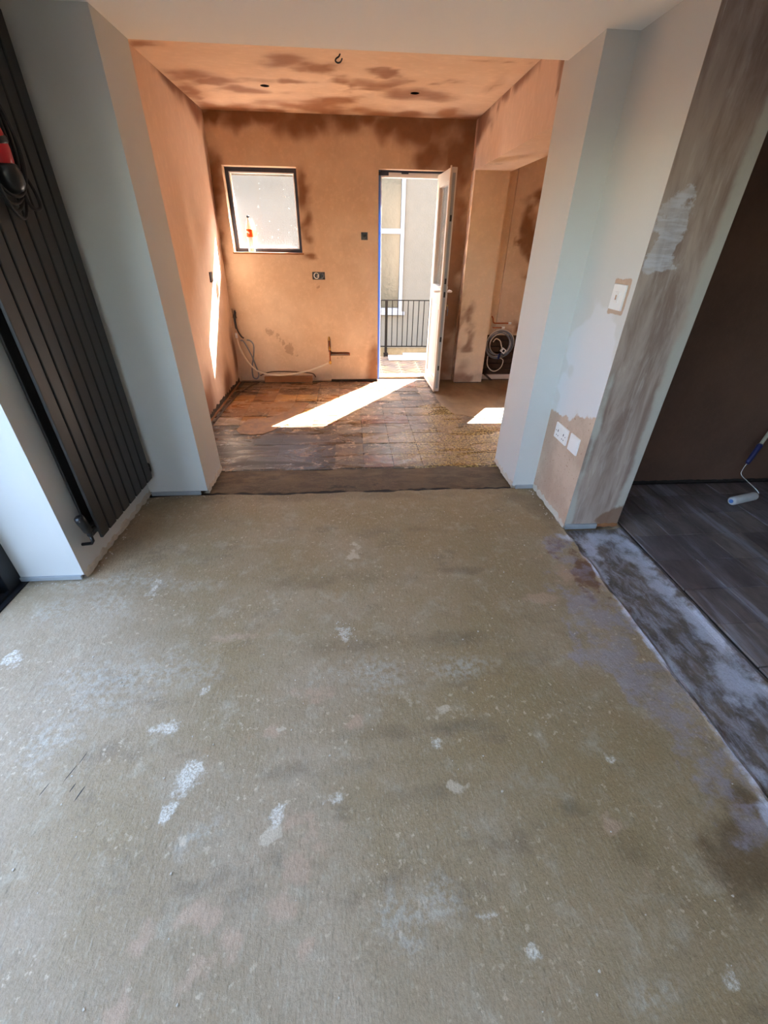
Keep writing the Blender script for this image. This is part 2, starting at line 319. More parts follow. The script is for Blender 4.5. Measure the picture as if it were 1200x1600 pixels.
# ------------------------------------------------------------------ helpers: geometry
def steps(a, b, d): return np.linspace(a, b, max(2, int(round((b-a)/d))+1))
class MB:
    def __init__(s): s.bm = bmesh.new(); s.mi = 0
    def quad(s, pts):
        vs = [s.bm.verts.new(p) for p in pts]; f = s.bm.faces.new(vs); f.material_index = s.mi; return f
    def grid(s, us, vs_, fn, holes=(), flip=False):
        V = {}
        def g(i, j):
            if (i, j) not in V: V[(i, j)] = s.bm.verts.new(fn(us[i], vs_[j]))
            return V[(i, j)]
        for i in range(len(us)-1):
            for j in range(len(vs_)-1):
                cu, cv = (us[i]+us[i+1])/2, (vs_[j]+vs_[j+1])/2
                if any(h[0] < cu < h[1] and h[2] < cv < h[3] for h in holes): continue
                q = [g(i, j), g(i+1, j), g(i+1, j+1), g(i, j+1)]
                if flip: q.reverse()
                f = s.bm.faces.new(q); f.material_index = s.mi
    def gbox(s, x0, x1, y0, y1, z0, z1, d=0.04, dense='xXyYzZ'):
        X, Y, Z = steps(x0, x1, d), steps(y0, y1, d), steps(z0, z1, d)
        c = lambda k, a: a if k in dense else a[[0, -1]]
        s.grid(c('x', Y), c('x', Z), lambda u, v: (x0, u, v), flip=True); s.grid(c('X', Y), c('X', Z), lambda u, v: (x1, u, v))
        s.grid(c('y', X), c('y', Z), lambda u, v: (u, y0, v)); s.grid(c('Y', X), c('Y', Z), lambda u, v: (u, y1, v), flip=True)
        s.grid(c('z', X), c('z', Y), lambda u, v: (u, v, z0), flip=True); s.grid(c('Z', X), c('Z', Y), lambda u, v: (u, v, z1))
        return s
    def box(s, x0, x1, y0, y1, z0, z1, bev=0.0, mat=None):
        r = bmesh.ops.create_cube(s.bm, size=1.0); vs = r['verts']
        bmesh.ops.scale(s.bm, vec=(x1-x0, y1-y0, z1-z0), verts=vs)
        bmesh.ops.translate(s.bm, vec=((x0+x1)/2, (y0+y1)/2, (z0+z1)/2), verts=vs)
        if bev:
            es = list({e for v in vs for e in v.link_edges})
            g = bmesh.ops.bevel(s.bm, geom=es, offset=bev, segments=2, affect='EDGES', profile=0.6)
            vs = list({v for f in g['faces'] for v in f.verts} | {v for v in vs if v.is_valid})
        for f in {f for v in vs for f in v.link_faces}: f.material_index = s.mi
        if mat is not None: bmesh.ops.transform(s.bm, matrix=mat, verts=vs)
        return s
    def tube(s, pts, r, n=8, cap=True, smooth=True):
        pts = [Vector(p) for p in pts]; rs = r if isinstance(r, (list, tuple)) else [r]*len(pts)
        rings = []; prev = None
        for i, p in enumerate(pts):
            tg = (pts[min(i+1, len(pts)-1)] - pts[max(i-1, 0)]).normalized()
            if prev is None:
                a = Vector((0, 0, 1)) if abs(tg.z) < 0.9 else Vector((1, 0, 0)); u = tg.cross(a).normalized()
            else: u = (prev - tg*prev.dot(tg)).normalized()
            prev = u; v = tg.cross(u)
            rings.append([s.bm.verts.new(p + rs[i]*(math.cos(2*math.pi*k/n)*u + math.sin(2*math.pi*k/n)*v)) for k in range(n)])
        for a, b in zip(rings, rings[1:]):
            for k in range(n):
                f = s.bm.faces.new((a[k], a[(k+1) % n], b[(k+1) % n], b[k])); f.smooth = smooth; f.material_index = s.mi
        if cap:
            f = s.bm.faces.new(rings[0][::-1]); f.material_index = s.mi; f = s.bm.faces.new(rings[-1]); f.material_index = s.mi
        return s
    def lathe(s, prof, at=(0, 0, 0), n=24, mat=None):
        rings = []; made = []
        for r, z in prof:
            ring = [s.bm.verts.new((at[0]+r*math.cos(2*math.pi*k/n), at[1]+r*math.sin(2*math.pi*k/n), at[2]+z)) for k in range(n)]
            rings.append(ring); made += ring
        for a, b in zip(rings, rings[1:]):
            for k in range(n):
                f = s.bm.faces.new((a[k], a[(k+1) % n], b[(k+1) % n], b[k])); f.smooth = True; f.material_index = s.mi
        for ring, fl in ((rings[0], True), (rings[-1], False)):
            f = s.bm.faces.new(ring[::-1] if fl else ring); f.material_index = s.mi
        if mat is not None: bmesh.ops.transform(s.bm, matrix=mat, verts=made)
        return s
    def prism(s, poly, z0, z1, jig=0.0):
        b = [s.bm.verts.new((x, y, z0)) for x, y in poly]; tp = [s.bm.verts.new((x, y, z1)) for x, y in poly]
        s.bm.faces.new(tp).material_index = s.mi
        for k in range(len(poly)):
            m = (k+1) % len(poly); s.bm.faces.new((b[k], b[m], tp[m], tp[k])).material_index = s.mi
        return s
    def move(s, fn):
        for v in s.bm.verts: v.co = Vector(fn(v.co))
        return s
    def build(s, name, mats, parent=None, **props):
        me = bpy.data.meshes.new(name); s.bm.normal_update(); s.bm.to_mesh(me); s.bm.free()
        for m in (mats if isinstance(mats, (list, tuple)) else [mats]): me.materials.append(M[m])
        o = bpy.data.objects.new(name, me); C.objects.link(o)
        if parent is not None:
            o.parent = parent; o.matrix_parent_inverse = Matrix.Translation(-parent.location)
        for k, v in props.items(): o[k] = v
        return o
_L3 = np.random.default_rng(21).random((24, 24, 24, 3))*2-1
def wnoise(Q):
    i = np.floor(Q).astype(int); f = Q-i; f = f*f*(3-2*f); out = 0
    for a in (0, 1):
        for b in (0, 1):
            for c in (0, 1):
                k = ((f[:, 0] if a else 1-f[:, 0])*(f[:, 1] if b else 1-f[:, 1])*(f[:, 2] if c else 1-f[:, 2]))[:, None]
                out = out + k*_L3[(i[:, 0]+a) % 24, (i[:, 1]+b) % 24, (i[:, 2]+c) % 24]
    return out
def paint(o, warp=0.9, **fields):
    """vertex masks: lists of ellipsoids (cx,cy,cz,rx,ry,rz[,strength]); 0.5 lies on the ellipsoid"""
    me = o.data; n = len(me.vertices); co_ = np.empty(n*3); me.vertices.foreach_get('co', co_); P = co_.reshape(-1, 3)
    for k, bl in fields.items():
        v = np.zeros(n)
        for b in bl:
            q = (P - np.array(b[:3]))/np.array(b[3:6]); near = (np.abs(q) < 3.2).all(1)
            if near.any():
                sz = float(np.exp(np.mean(np.log(sorted(b[3:6])[:2])))); Pn = P[near]
                q[near] += warp*(1.1*wnoise(Pn*(0.55/sz)) + 0.55*wnoise(Pn*(1.5/sz)+7))
            d = np.sqrt((q**2).sum(1)); v = np.maximum(v, np.clip(1 - d/2, 0, 1)*(b[6] if len(b) > 6 else 1))
        a = me.attributes.new(k, 'FLOAT', 'POINT'); a.data.foreach_set('value', v.astype(np.float32))
def setattr_f(o, k, v):
    a = o.data.attributes.new(k, 'FLOAT', 'POINT'); a.data.foreach_set('value', np.asarray(v, np.float32))
def verts(o):
    a = np.empty(len(o.data.vertices)*3); o.data.vertices.foreach_get('co', a); return a.reshape(-1, 3)
def thing(name, label, cat, loc=(0, 0, 0), group=None):
    o = bpy.data.objects.new(name, None); o.empty_display_size = 0.05; C.objects.link(o); o.location = loc
    o['label'] = label; o['category'] = cat
    if group: o['group'] = group
    return o
def tag(o, label, cat, group=None):
    o['label'] = label; o['category'] = cat
    if group: o['group'] = group
    return o
def structure(name, loc=(0, 0, 0)):
    o = bpy.data.objects.new(name, None); C.objects.link(o); o.location = loc; o['kind'] = 'structure'; return o
S = dict(kind='structure')
def vnoise(x, y, f, seed=0):
    r = np.random.default_rng(seed); L = r.random((64, 64)); x = np.asarray(x)*f; y = np.asarray(y)*f
    xi = np.floor(x).astype(int); yi = np.floor(y).astype(int); fx = x-xi; fy = y-yi; fx = fx*fx*(3-2*fx); fy = fy*fy*(3-2*fy)
    g = lambda a, b: L[a % 64, b % 64]
    return (g(xi, yi)*(1-fx)+g(xi+1, yi)*fx)*(1-fy)+(g(xi, yi+1)*(1-fx)+g(xi+1, yi+1)*fx)*fy
def spline(pts, k=6):
    pts = [Vector(p) for p in pts]; out = []
    for i in range(len(pts)-1):
        p0, p1, p2, p3 = pts[max(i-1, 0)], pts[i], pts[i+1], pts[min(i+2, len(pts)-1)]
        for j in range(k):
            t_ = j/k
            out.append(0.5*((2*p1) + (p2-p0)*t_ + (2*p0-5*p1+4*p2-p3)*t_*t_ + (3*p1-p0-3*p2+p3)*t_**3))
    return out + [pts[-1]]

# ================================================================== SETTING: near room
# concrete floor (with the strip of the removed wall along its right side)
us = np.concatenate([steps(-1.75, 1.0, 0.02), steps(1.0, 1.64, 0.012)[1:]]); vs = np.concatenate([steps(-3, 0, 0.1), steps(0, 2.5, 0.016)[1:]])
def ffn(x, y):
    z = 0.0
    e = 1.262 + 0.012*(vnoise(y, 3.3, 5, 2)-0.5) + 0.012*(vnoise(y, 1.3, 17, 5)-0.5)
    d = x-e
    if d > 0: z -= 0.012*min(1, d/0.015)
    z += 0.010*math.exp(-((x-e-0.006)/0.012)**2)*float(vnoise(y, 0.2, 9, 4))
    z += 0.014*math.exp(-((x-1.615-0.015*(vnoise(y, 0.7, 6, 8)-0.5))/0.02)**2)*float(0.3+vnoise(y, 5.2, 12, 6))
    z += 0.003*(vnoise(x, y, 4, 1)-0.5)
    yy = y
    if y > 2.49 and x < 1.2: yy = y + 0.03*(vnoise(x, 0.5, 6, 3)-0.5) + 0.018*(vnoise(x, 0.9, 23, 9)-0.5)
    return (x, yy, z)
mb = MB(); mb.grid(us, vs, ffn)
mb.mi = 1
mb.grid(us, np.array([0.0, 1.0]), lambda x, k: (lambda q: (q[0], q[1]-0.004*k, q[2]-0.04*k))(ffn(x, vs[-1])), flip=True)
fl = mb.build('floor', ['concrete', 'concrete_edge'], **S)
P = verts(fl)
pink = [(-0.183,0.572,0.048,0.025),(-0.118,0.515,0.048,0.025),(-0.185,0.453,0.046,0.026),(-0.224,0.364,0.036,0.030),(-0.401,0.363,0.039,0.023),(-0.333,0.313,0.020,0.030),(-0.412,0.270,0.027,0.035),(-0.551,0.327,0.025,0.027),(-0.554,0.230,0.032,0.025),(-0.153,0.289,0.013,0.013),(0.733,0.487,0.027,0.018),(0.777,0.367,0.025,0.019),(-0.302,0.848,0.032,0.021),(-0.032,0.854,0.028,0.019),(-0.528,1.275,0.083,0.018),(-0.177,0.977,0.049,0.027),(0.907,1.427,0.063,0.028),(1.1,1.60,0.056,0.058)]
tan = [(-0.274,0.528,0.030,0.018),(-0.517,0.541,0.015,0.015),(0.086,0.301,0.012,0.012),(0.303,0.617,0.030,0.026),(0.186,0.941,0.049,0.032,.8),(0.298,0.883,0.033,0.020),(-0.280,0.847,0.027,0.019),(-0.043,1.799,0.070,0.089,.8)]
white = [(-0.546,0.712,0.037,0.039),(-0.063,1.272,0.026,0.032),(-0.582,1.026,0.018,0.016),(-0.677,0.872,0.041,0.022,.85),(-0.265,0.589,0.018,0.026),(-0.580,0.610,0.016,0.029),(-1.008,1.624,0.027,0.081,.8),(-1.416,1.205,0.051,0.027),(0.265,0.767,0.014,0.017),(0.839,0.681,0.014,0.014),(0.308,0.321,0.020,0.010,.9),(0.406,0.245,0.014,0.012),(-0.093,0.621,0.024,0.015,.8),(0.852,0.172,0.014,0.012)]
pale = [(-1.200,1.483,0.147,0.120),(0.095,0.336,0.049,0.049),(0.665,0.165,0.060,0.034),(-0.475,0.538,0.055,0.039),(0.097,1.059,0.154,0.059),(0.361,1.074,0.131,0.050),(-0.928,1.037,0.192,0.122),(-1.068,0.874,0.131,0.133),(-0.781,1.083,0.149,0.063),(0.200,0.366,0.051,0.034),(-1.2,1.66,.3,.05)]
dark = [(0.398,2.031,0.085,0.027),(0.547,1.655,0.088,0.021),(0.637,0.543,0.044,0.014),(-0.137,0.699,0.124,0.028,.8),(0.216,0.815,0.204,0.023,.8),(0.770,0.433,0.041,0.037,.8),(1.16,2.4,0.12,0.09),(-0.248,0.471,0.046,0.018),(0.226,0.609,0.120,0.025,.8),(0.387,1.203,0.335,0.035,.8),(-0.059,1.619,0.326,0.039,.8),(-0.689,2.48,0.25,0.06),(-1.25,2.1,.09,.5,.85),(0.2,2.47,1.0,.05),(1.2,2.25,.05,.2)]
f4 = lambda L: [(b[0], b[1], 0, b[2], b[3], 1.0, b[4] if len(b) > 4 else 1) for b in L]
paint(fl, 0.55, pink=f4(pink), tan=f4(tan), white=f4(white), pale=f4(pale), dark=f4(dark),
      brown=f4([(0.2, 1.9, 1.5, 1.0), (0.9, 1.0, .7, 1.2)]), red=f4([(1.15,1.80,.06,.10),(1.2,1.60,.05,.14),(1.16,1.45,.05,.05,.8)]),
      wetbrown=f4([(1.10,0.40,0.09,0.09),(1.20,0.45,.06,.1)]),
      primer=f4([(1.13,1.3,.13,.16),(1.12,1.05,.15,.22),(1.14,.8,.14,.22),(1.12,.62,.09,.12),(1.15,1.85,.07,.1),(1.16,1.65,.06,.1,.9)]),
      brush=f4([(1.28,1.75,.022,.26),(1.275,1.45,.018,.2),(1.28,1.05,.022,.25),(1.275,.72,.02,.2),(1.30,.5,.045,.12),(1.42,1.93,.13,.05),(1.34,1.85,.06,.09),(1.56,1.6,.035,.22),(1.52,1.78,.05,.1),(1.57,1.2,.03,.2),(1.50,.95,.07,.16,.9)]),
      )
sv = np.clip(0.5 + (P[:, 0]-1.262)*8, 0, 1); sv[P[:, 1] > 2.0] = 0; setattr_f(fl, 'strip', sv)

# sub-base under everything, outdoor ground
MB().box(-1.95, 3.5, -3.2, 5.6, -1.02, -0.06).build('floor_slab', 'dark_screed', **S)
MB().gbox(-30, 30, -30, 30, -1.04, -1.0, 10).build('ground', 'yard_ground', **S)
MB().box(-4.4, -1.95, -6.6, 4.6, -1.02, -0.31).build('floor_patio', 'patio', **S)
MB().box(-1.95, 1.6, -6.6, -3.2, -1.02, -0.31).build('floor_patio', 'patio', **S)

def wall(name, mat, *boxes, d=0.05, dense='xXyYzZ', **pt):
    mb = MB()
    for b in boxes: mb.gbox(*b, d=d, dense=dense)
    o = mb.build(name, mat, **S)
    return o
# ceiling of the near room (flush through the opening)
wall('ceiling', 'paint_ceiling', (-1.95, 3.5, -3.2, 2.87, 2.215, 2.50), d=0.5)
# unseen storey added above, so that the house shades its own yard and garden
wall('wall_added_storey', 'roughcast', (-1.95, 3.5, -3.2, 5.52, 2.63, 5.2), d=3)
# left: radiator niche wall, pier with the opening's reveal, glazed door side
wall('wall_left_radiator', 'paint_white', (-1.667, -1.36, 1.69, 2.60, 0.03, 2.215), d=0.5)
wall('wall_left_pier', 'paint_white', (-1.95, -0.985, 2.515, 2.87, 0.03, 2.50), d=0.5)
wall('wall_left', 'paint_white', (-1.95, -1.36, -3.2, -1.7, -0.06, 2.215), (-1.95, -1.36, -1.7, 1.69, 2.10, 2.215), (-1.95, -1.667, 1.69, 2.515, -0.06, 2.215), d=0.5)
wall('wall_back', 'paint_white', (-1.95, -1.0, -3.2, -3.0, -0.06, 2.215), (0.5, 3.5, -3.2, -3.0, -0.06, 2.215), (-1.0, 0.5, -3.2, -3.0, -0.06, 1.05), (-1.0, 0.5, -3.2, -3.0, 2.1, 2.215), d=0.5)
# right: pier with switch, its end face, front of the opening
o = wall('wall_right_front', 'paint_white', (1.105, 1.60, 2.50, 2.92, 0.025, 2.50), d=0.5)
o = wall('wall_right_pier', 'paint_patched', (1.255, 1.30, 2.0, 2.5, 0.02, 2.215), d=0.012, dense='x')
paint(o, fresh=[(1.255, y, z, .06, .16, .14) for y in (2.06, 2.2, 2.3) for z in (.72, .84, .96)] + [(1.255, 2.12, 1.05, .06, .1, .08)])
Pp = verts(o); lowz = np.interp(Pp[:, 1], [2.0, 2.18, 2.25, 2.5], [0.685, 0.655, 0.60, 0.585])
lowd = (lowz - Pp[:, 2])*9; swd = (np.minimum(0.066-np.abs(Pp[:, 1]-2.106), 0.076-np.abs(Pp[:, 2]-1.25)))*22
setattr_f(o, 'bare', np.clip(0.5 + np.maximum(lowd, swd), 0, 1))
o = wall('wall_right_end', 'plaster_drying', (1.30, 1.59, 2.0, 2.52, 0.03, 2.215), d=0.02, dense='y')
# plaster of the end face also covers the pier's own narrow edge
o2 = MB().gbox(1.2552, 1.30, 1.9985, 2.0005, 0.03, 2.215, 0.02, 'y').build('wall_right_end', 'plaster_drying', **S)
for q in (o, o2):
    paint(q, 0.4, pale=[(1.575, 2, z, .035, .3, .35) for z in np.arange(.1, 2.3, .3)] + [(1.27, 2, z, .02, .3, .3, .9) for z in np.arange(.1, 1.0, .3)],
      wet=[(1.53, 2, .05, .09, .3, .045), (1.58, 2, .09, .05, .3, .06)],
      filler=[(1.335+dx, 2, z, .05, .3, .05) for dx in (-.02, .01) for z in (1.40, 1.46, 1.52, 1.57)] + [(1.355, 2, 1.62, .035, .3, .05, .9)])
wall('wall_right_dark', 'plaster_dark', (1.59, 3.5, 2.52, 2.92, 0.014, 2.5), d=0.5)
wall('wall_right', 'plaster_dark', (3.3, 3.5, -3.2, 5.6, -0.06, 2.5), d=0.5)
# bottoms of the walls: recessed dark strip, put in for the dark slot below the plaster
mb = MB()
for b in ((-1.64, -1.385, 1.72, 2.6), (-1.9, -1.01, 2.54, 2.86), (1.13, 1.575, 2.53, 2.9), (1.285, 1.57, 2.03, 2.55), (1.6, 3.4, 2.55, 2.9)): mb.box(b[0], b[1], b[2], b[3], -0.05, 0.06)
mb.build('trim_dark_slot', 'timber_dark', **S)
# zinc stop beads and ragged plaster edges along the foot of the walls
def bead(n, x0, x1, y0, y1, z0=0.004, z1=0.030):
    MB().box(x0, x1, y0, y1, z0, z1, 0.002).build('trim_%d' % n, 'bead_zinc', **S)
bead(1, -1.348, -1.03, 2.503, 2.516); bead(2, -1.665, -1.372, 1.679, 1.692, 0.008, 0.03); bead(3, 1.262, 1.455, 1.985, 1.999, 0.004, 0.036); bead(4, 1.125, 1.25, 2.488, 2.501)
def ragged(n, a, b, out, mat='chalk', h=0.03):
    """crumbly plaster lip from a to b, leaning out by 'out'"""
    mb = MB(); L = math.hypot(b[0]-a[0], b[1]-a[1]); k = max(4, int(L/0.025)); ox, oy = out
    r = random.Random(n*13)
    top = [0.028 + r.random()*h for _ in range(k+1)]; bot = [0.004 + r.random()*0.012 for _ in range(k+1)]; pr_ = [0.003 + r.random()*0.006 for _ in range(k+1)]
    for i in range(k):
        q = []
        for j in (i, i+1):
            f = j/k; x, y = a[0]+(b[0]-a[0])*f, a[1]+(b[1]-a[1])*f
            q.append(((x+ox*pr_[j], y+oy*pr_[j], bot[j]), (x+ox*pr_[j]*0.7, y+oy*pr_[j]*0.7, top[j]*0.7), (x-ox*0.002, y-oy*0.002, top[j]), (x-ox*0.03, y-oy*0.03, bot[j])))
        for m_ in range(3): mb.quad((q[0][m_], q[1][m_], q[1][m_+1], q[0][m_+1]))
        mb.quad((q[0][3], q[1][3], q[1][0], q[0][0]))
    mb.build('trim_%d' % n, mat, **S)
ragged(5, (-1.36, 1.69), (-1.36, 2.52), (1, 0)); ragged(6, (-0.985, 2.52), (-0.985, 2.87), (1, 0)); ragged(7, (1.255, 2.0), (1.255, 2.5), (-1, 0)); ragged(8, (1.105, 2.5), (1.105, 2.92), (-1, 0)); ragged(9, (1.46, 2.0), (1.59, 2.0), (0, -1), 'timber_bare')
ragged(10, (1.62, 2.52), (3.2, 2.52), (0, -1), 'dark_screed', 0.006)

# ================================================================== SETTING: kitchen
mb = MB(); mb.grid(steps(-1.4, 1.4, 0.012), np.concatenate([steps(2.44, 2.56, 0.008), steps(2.56, 2.90, 0.03)[1:]]), lambda x, y: (x, y, -0.012 + 0.010*float(vnoise(x, y, 9, 3))*1.0))
th = mb.build('floor_threshold', 'screed_brown', **S)
Pt = verts(th); edge = 2.548 + 0.03*(vnoise(Pt[:, 0], Pt[:, 0]*0+0.5, 6, 3)-0.5) + 0.022*(vnoise(Pt[:, 0], Pt[:, 0]*0+3.3, 31, 5)-0.5)
gap_shade = np.clip((edge - Pt[:, 1])/0.02, 0, 1)*np.clip((vnoise(Pt[:, 0], Pt[:, 0]*0+1.7, 7, 12)-0.18)*3, 0.25, 1); setattr_f(th, 'gap_shade', gap_shade)  # edge band darkened by colour to stand for shade in the crack
Pt[:, 2] -= 0.004*gap_shade; th.data.vertices.foreach_set('co', Pt.ravel())
kf = MB().gbox(-1.5, 3.3, 2.86, 5.6, -0.06, -0.004, 0.2).build('floor_kitchen', 'kitchen_base', **S)
# one tile at a time, on a 9 inch grid
P0 = 0.2286
palette = [(122, 92, 64), (98, 72, 52), (132, 102, 70), (92, 68, 50), (124, 82, 62), (144, 112, 76), (82, 62, 48), (116, 94, 74)]
def make_tile(parent, x0, x1, y0, y1, top, rgb, mat, seed):
    r = random.Random(seed); j = lambda: (r.random()-0.5)*0.004
    g = 0.0022
    mb = MB(); bt = 0.0015
    ax0, ax1, ay0, ay1 = x0+g+j(), x1-g+j(), y0+g+j(), y1-g+j()
    lo = [(ax0, ay0), (ax1, ay0), (ax1, ay1), (ax0, ay1)]
    hi = [(ax0+bt, ay0+bt), (ax1-bt, ay0+bt), (ax1-bt, ay1-bt), (ax0+bt, ay1-bt)]
    tz = [top + (r.random()-0.5)*0.002 for _ in range(4)]
    b = [mb.bm.verts.new((x, y, -0.02)) for x, y in lo]; m_ = [mb.bm.verts.new((x, y, tz[i]-bt*0.7)) for i, (x, y) in enumerate(lo)]; t_ = [mb.bm.verts.new((x, y, tz[i])) for i, (x, y) in enumerate(hi)]
    mb.bm.faces.new(t_)
    for A, B in ((b, m_), (m_, t_)):
        for k in range(4): mb.bm.faces.new((A[k], A[(k+1) % 4], B[(k+1) % 4], B[k]))
    o = mb.build('floor_tile', mat, parent); o.color = col(*rgb); return o
sunk = {(0, 7), (-2, 1), (2, 2), (-5, 6), (-7, 3), (-1, 9)}
seed = 0
for i in range(-9, 7):
    for jj in range(0, 11):
        x0, x1 = 0.535 + P0*i, 0.535 + P0*(i+1); y0, y1 = 2.872 + P0*jj, 2.872 + P0*(jj+1)
        x0, x1 = max(x0, -1.325), min(x1, 2.2); y1 = min(y1, 5.20)
        if x1-x0 < 0.04 or y1-y0 < 0.04: continue
        if x0 > 1.0 and y0 > 4.3: continue                        # under the sand screed
        seed += 1; r = random.Random(seed*7)
        rgb = r.choice(palette); top = r.uniform(-0.0005, 0.0015)
        if i <= -4 and jj <= 3:                                   # black adhesive bed, most tiles lifted
            rgb = r.choice([(78, 60, 46), (62, 48, 38), (92, 70, 52), (106, 74, 54)]); top = r.uniform(-0.0035, -0.001)
        elif i <= -4:
            rgb = r.choice([(146, 98, 56), (118, 76, 46), (98, 64, 44), (136, 108, 84), (164, 118, 66), (170, 142, 118), (70, 48, 34)]); top = r.uniform(-0.003, 0.002)
        if (i, jj) in sunk:
            make_tile(kf, x0, x1, y0, y1-0.09, top, rgb, 'kitchen_tile', seed)
            make_tile(kf, x0, x1, y1-0.09, y1, -0.003, (66, 54, 46), 'kitchen_tile', seed+999); continue
        if i in (-6, -5) and jj in (7,):
            rgb = (176, 128, 72)
        make_tile(kf, x0, x1, y0, y1, top, rgb, 'kitchen_tile', seed)
# sand screed by the alcove with its broken lip, tan adhesive lobe on the left
lip = [(0.99, 5.25), (0.96, 4.98), (0.945, 4.70), (0.925, 4.50), (0.95, 4.33), (0.985, 4.16), (1.0, 4.07), (1.035, 4.0), (1.10, 3.98), (1.163, 3.93), (1.258, 3.87), (1.42, 3.90), (1.7, 3.8), (2.2, 3.9), (3.3, 3.9), (3.3, 5.25)]
mb = MB(); mb.prism([(x+0.012*(float(vnoise(x, y, 20, 2))-0.5), y) for x, y in lip], -0.01, 0.006); mb.build('screed_patch', 'screed_sand', kf)
lobe = [(-1.0, 3.93), (-1.04, 3.78), (-1.05, 3.66), (-1.0, 3.57), (-0.9, 3.545), (-0.8, 3.56), (-0.72, 3.65), (-0.68, 3.74), (-0.60, 3.80), (-0.55, 3.95), (-0.5, 4.15), (-0.46, 4.4), (-0.60, 4.45), (-0.66, 4.1), (-0.8, 3.98)]
mb = MB(); mb.prism(lobe, -0.012, 0.004); mb.build('adhesive_patch', 'adhesive_tan', kf)

# far wall with door, window, back boxes and the broken bottom corner cut into the plaster
Yw = 5.25
DOOR = (0.315, 0.980, 0.0, 2.05); WIN = (-1.19, -0.486, 1.335, 2.045)
holes = [DOOR, WIN, (0.135, 0.205, 1.462, 1.532), (-0.398, -0.262, 1.092, 1.166), (-1.322, -1.272, 0.705, 0.80), (-1.34, -1.06, 0.0, 0.062), (-0.47, -0.25, 0.0, 0.085), (-0.262, -0.246, 0.20, 0.342), (-0.270, -0.236, 0.342, 0.49), (-0.246, -0.015, 0.298, 0.342)]
def cuts(a, b, d, idx):
    base = list(steps(a, b, d)); e = sorted({h[k] for h in holes for k in idx if a < h[k] < b})
    base = [v for v in base if all(abs(v-q) > 0.004 for q in e)]
    return np.array(sorted(base + e))
us = cuts(-1.36, 1.60, 0.03, (0, 1)); vs = cuts(0.0, 2.43, 0.03, (2, 3))
mb = MB(); mb.grid(us, vs, lambda x, z: (x, Yw, z), holes)
for h in holes:
    x0, x1, z0, z1 = h; D = Yw + 0.055
    mb.quad(((x0, Yw, z0), (x0, Yw, z1), (x0, D, z1), (x0, D, z0))); mb.quad(((x1, Yw, z1), (x1, Yw, z0), (x1, D, z0), (x1, D, z1)))
    mb.quad(((x0, Yw, z1), (x1, Yw, z1), (x1, D, z1), (x0, D, z1))); mb.quad(((x1, Yw, z0), (x0, Yw, z0), (x0, D, z0), (x1, D, z0)))
wf = mb.build('wall_far', 'plaster_far', **S)
wet = [(x, Yw, 2.41, .2, .1, h_) for x, h_ in ((-1.2, .06), (-.95, .09), (-.7, .08), (-.45, .14), (-.25, .12), (0.0, .10), (.25, .06), (.5, .10), (.7, .17), (.95, .22), (1.15, .3))]
wet += [(1.12, Yw, z, .17, .1, .35) for z in (.2, .6, 1.0, 1.4, 1.8, 2.2)] + [(-1.30, Yw, 1.98, .10, .1, .16), (-1.29, Yw, 1.75, .07, .1, .2), (-1.3, Yw, 1.45, .05, .1, .2), (-.43, Yw, 1.80, .055, .1, .15), (-.41, Yw, 1.6, .07, .1, .16), (-.42, Yw, 1.45, .05, .1, .1),
        (1.12, Yw, 2.1, .14, .1, .3), (1.15, Yw, 1.7, .11, .1, .3), (1.12, Yw, 1.2, .13, .1, .4), (1.12, Yw, .7, .13, .1, .4), (1.12, Yw, .25, .13, .1, .4), (.85, Yw, 2.15, .2, .1, .1),
        (.27, Yw, .25, .06, .1, .22), (.24, Yw, .06, .1, .1, .12), (-.4, Yw, 1.31, .06, .1, .03)]
r = random.Random(4); stain = []
for k in range(26):
    f = k/25; stain.append((-0.95 + 0.3*f + r.uniform(-.03, .03), Yw, 0.60 - 0.28*f + r.uniform(-.03, .03), .010+r.random()*.012, .1, .012+r.random()*.022))
stain += [(-0.34, Yw, 1.02, .02, .1, .008), (-.5, Yw, 1.06, .012, .1, .008), (-0.13, Yw, .28, .1, .1, .012)]
paint(wf, 0.55, wet=wet, stain=stain)
mb = MB()
for b in ((-1.6, -1.19, 0, 2.6), (-0.486, 0.315, 0, 2.6), (0.98, 1.585, 0, 2.6), (-1.19, -0.486, 0, 1.335), (-1.19, -0.486, 2.045, 2.6), (0.315, 0.98, 2.05, 2.6), (0.315, 0.98, -0.2, -0.012),
          (1.72, 2.14, 0.55, 2.6), (2.75, 3.5, 0.55, 2.6), (2.14, 2.75, 0.55, 1.2), (2.14, 2.75, 2.05, 2.6)):
    mb.box(b[0], b[1], Yw+0.05, 5.52, b[2], b[3])
mb.box(1.585, 1.72, 5.36, 5.52, 0.55, 2.6); mb.box(1.585, 3.5, 5.40, 5.52, 0, 0.55)
mb.build('wall_far_masonry', 'plaster_far', **S)
# outer leaf: lintels a little lower than the plastered heads
mb = MB(); mb.box(0.2, 1.1, 5.46, 5.56, 2.02, 2.2); mb.box(-1.3, -0.4, 5.46, 5.56, 2.0, 2.2); mb.box(2.0, 2.9, 5.46, 5.56, 2.03, 2.2); mb.build('trim_lintels', 'roughcast', **S)
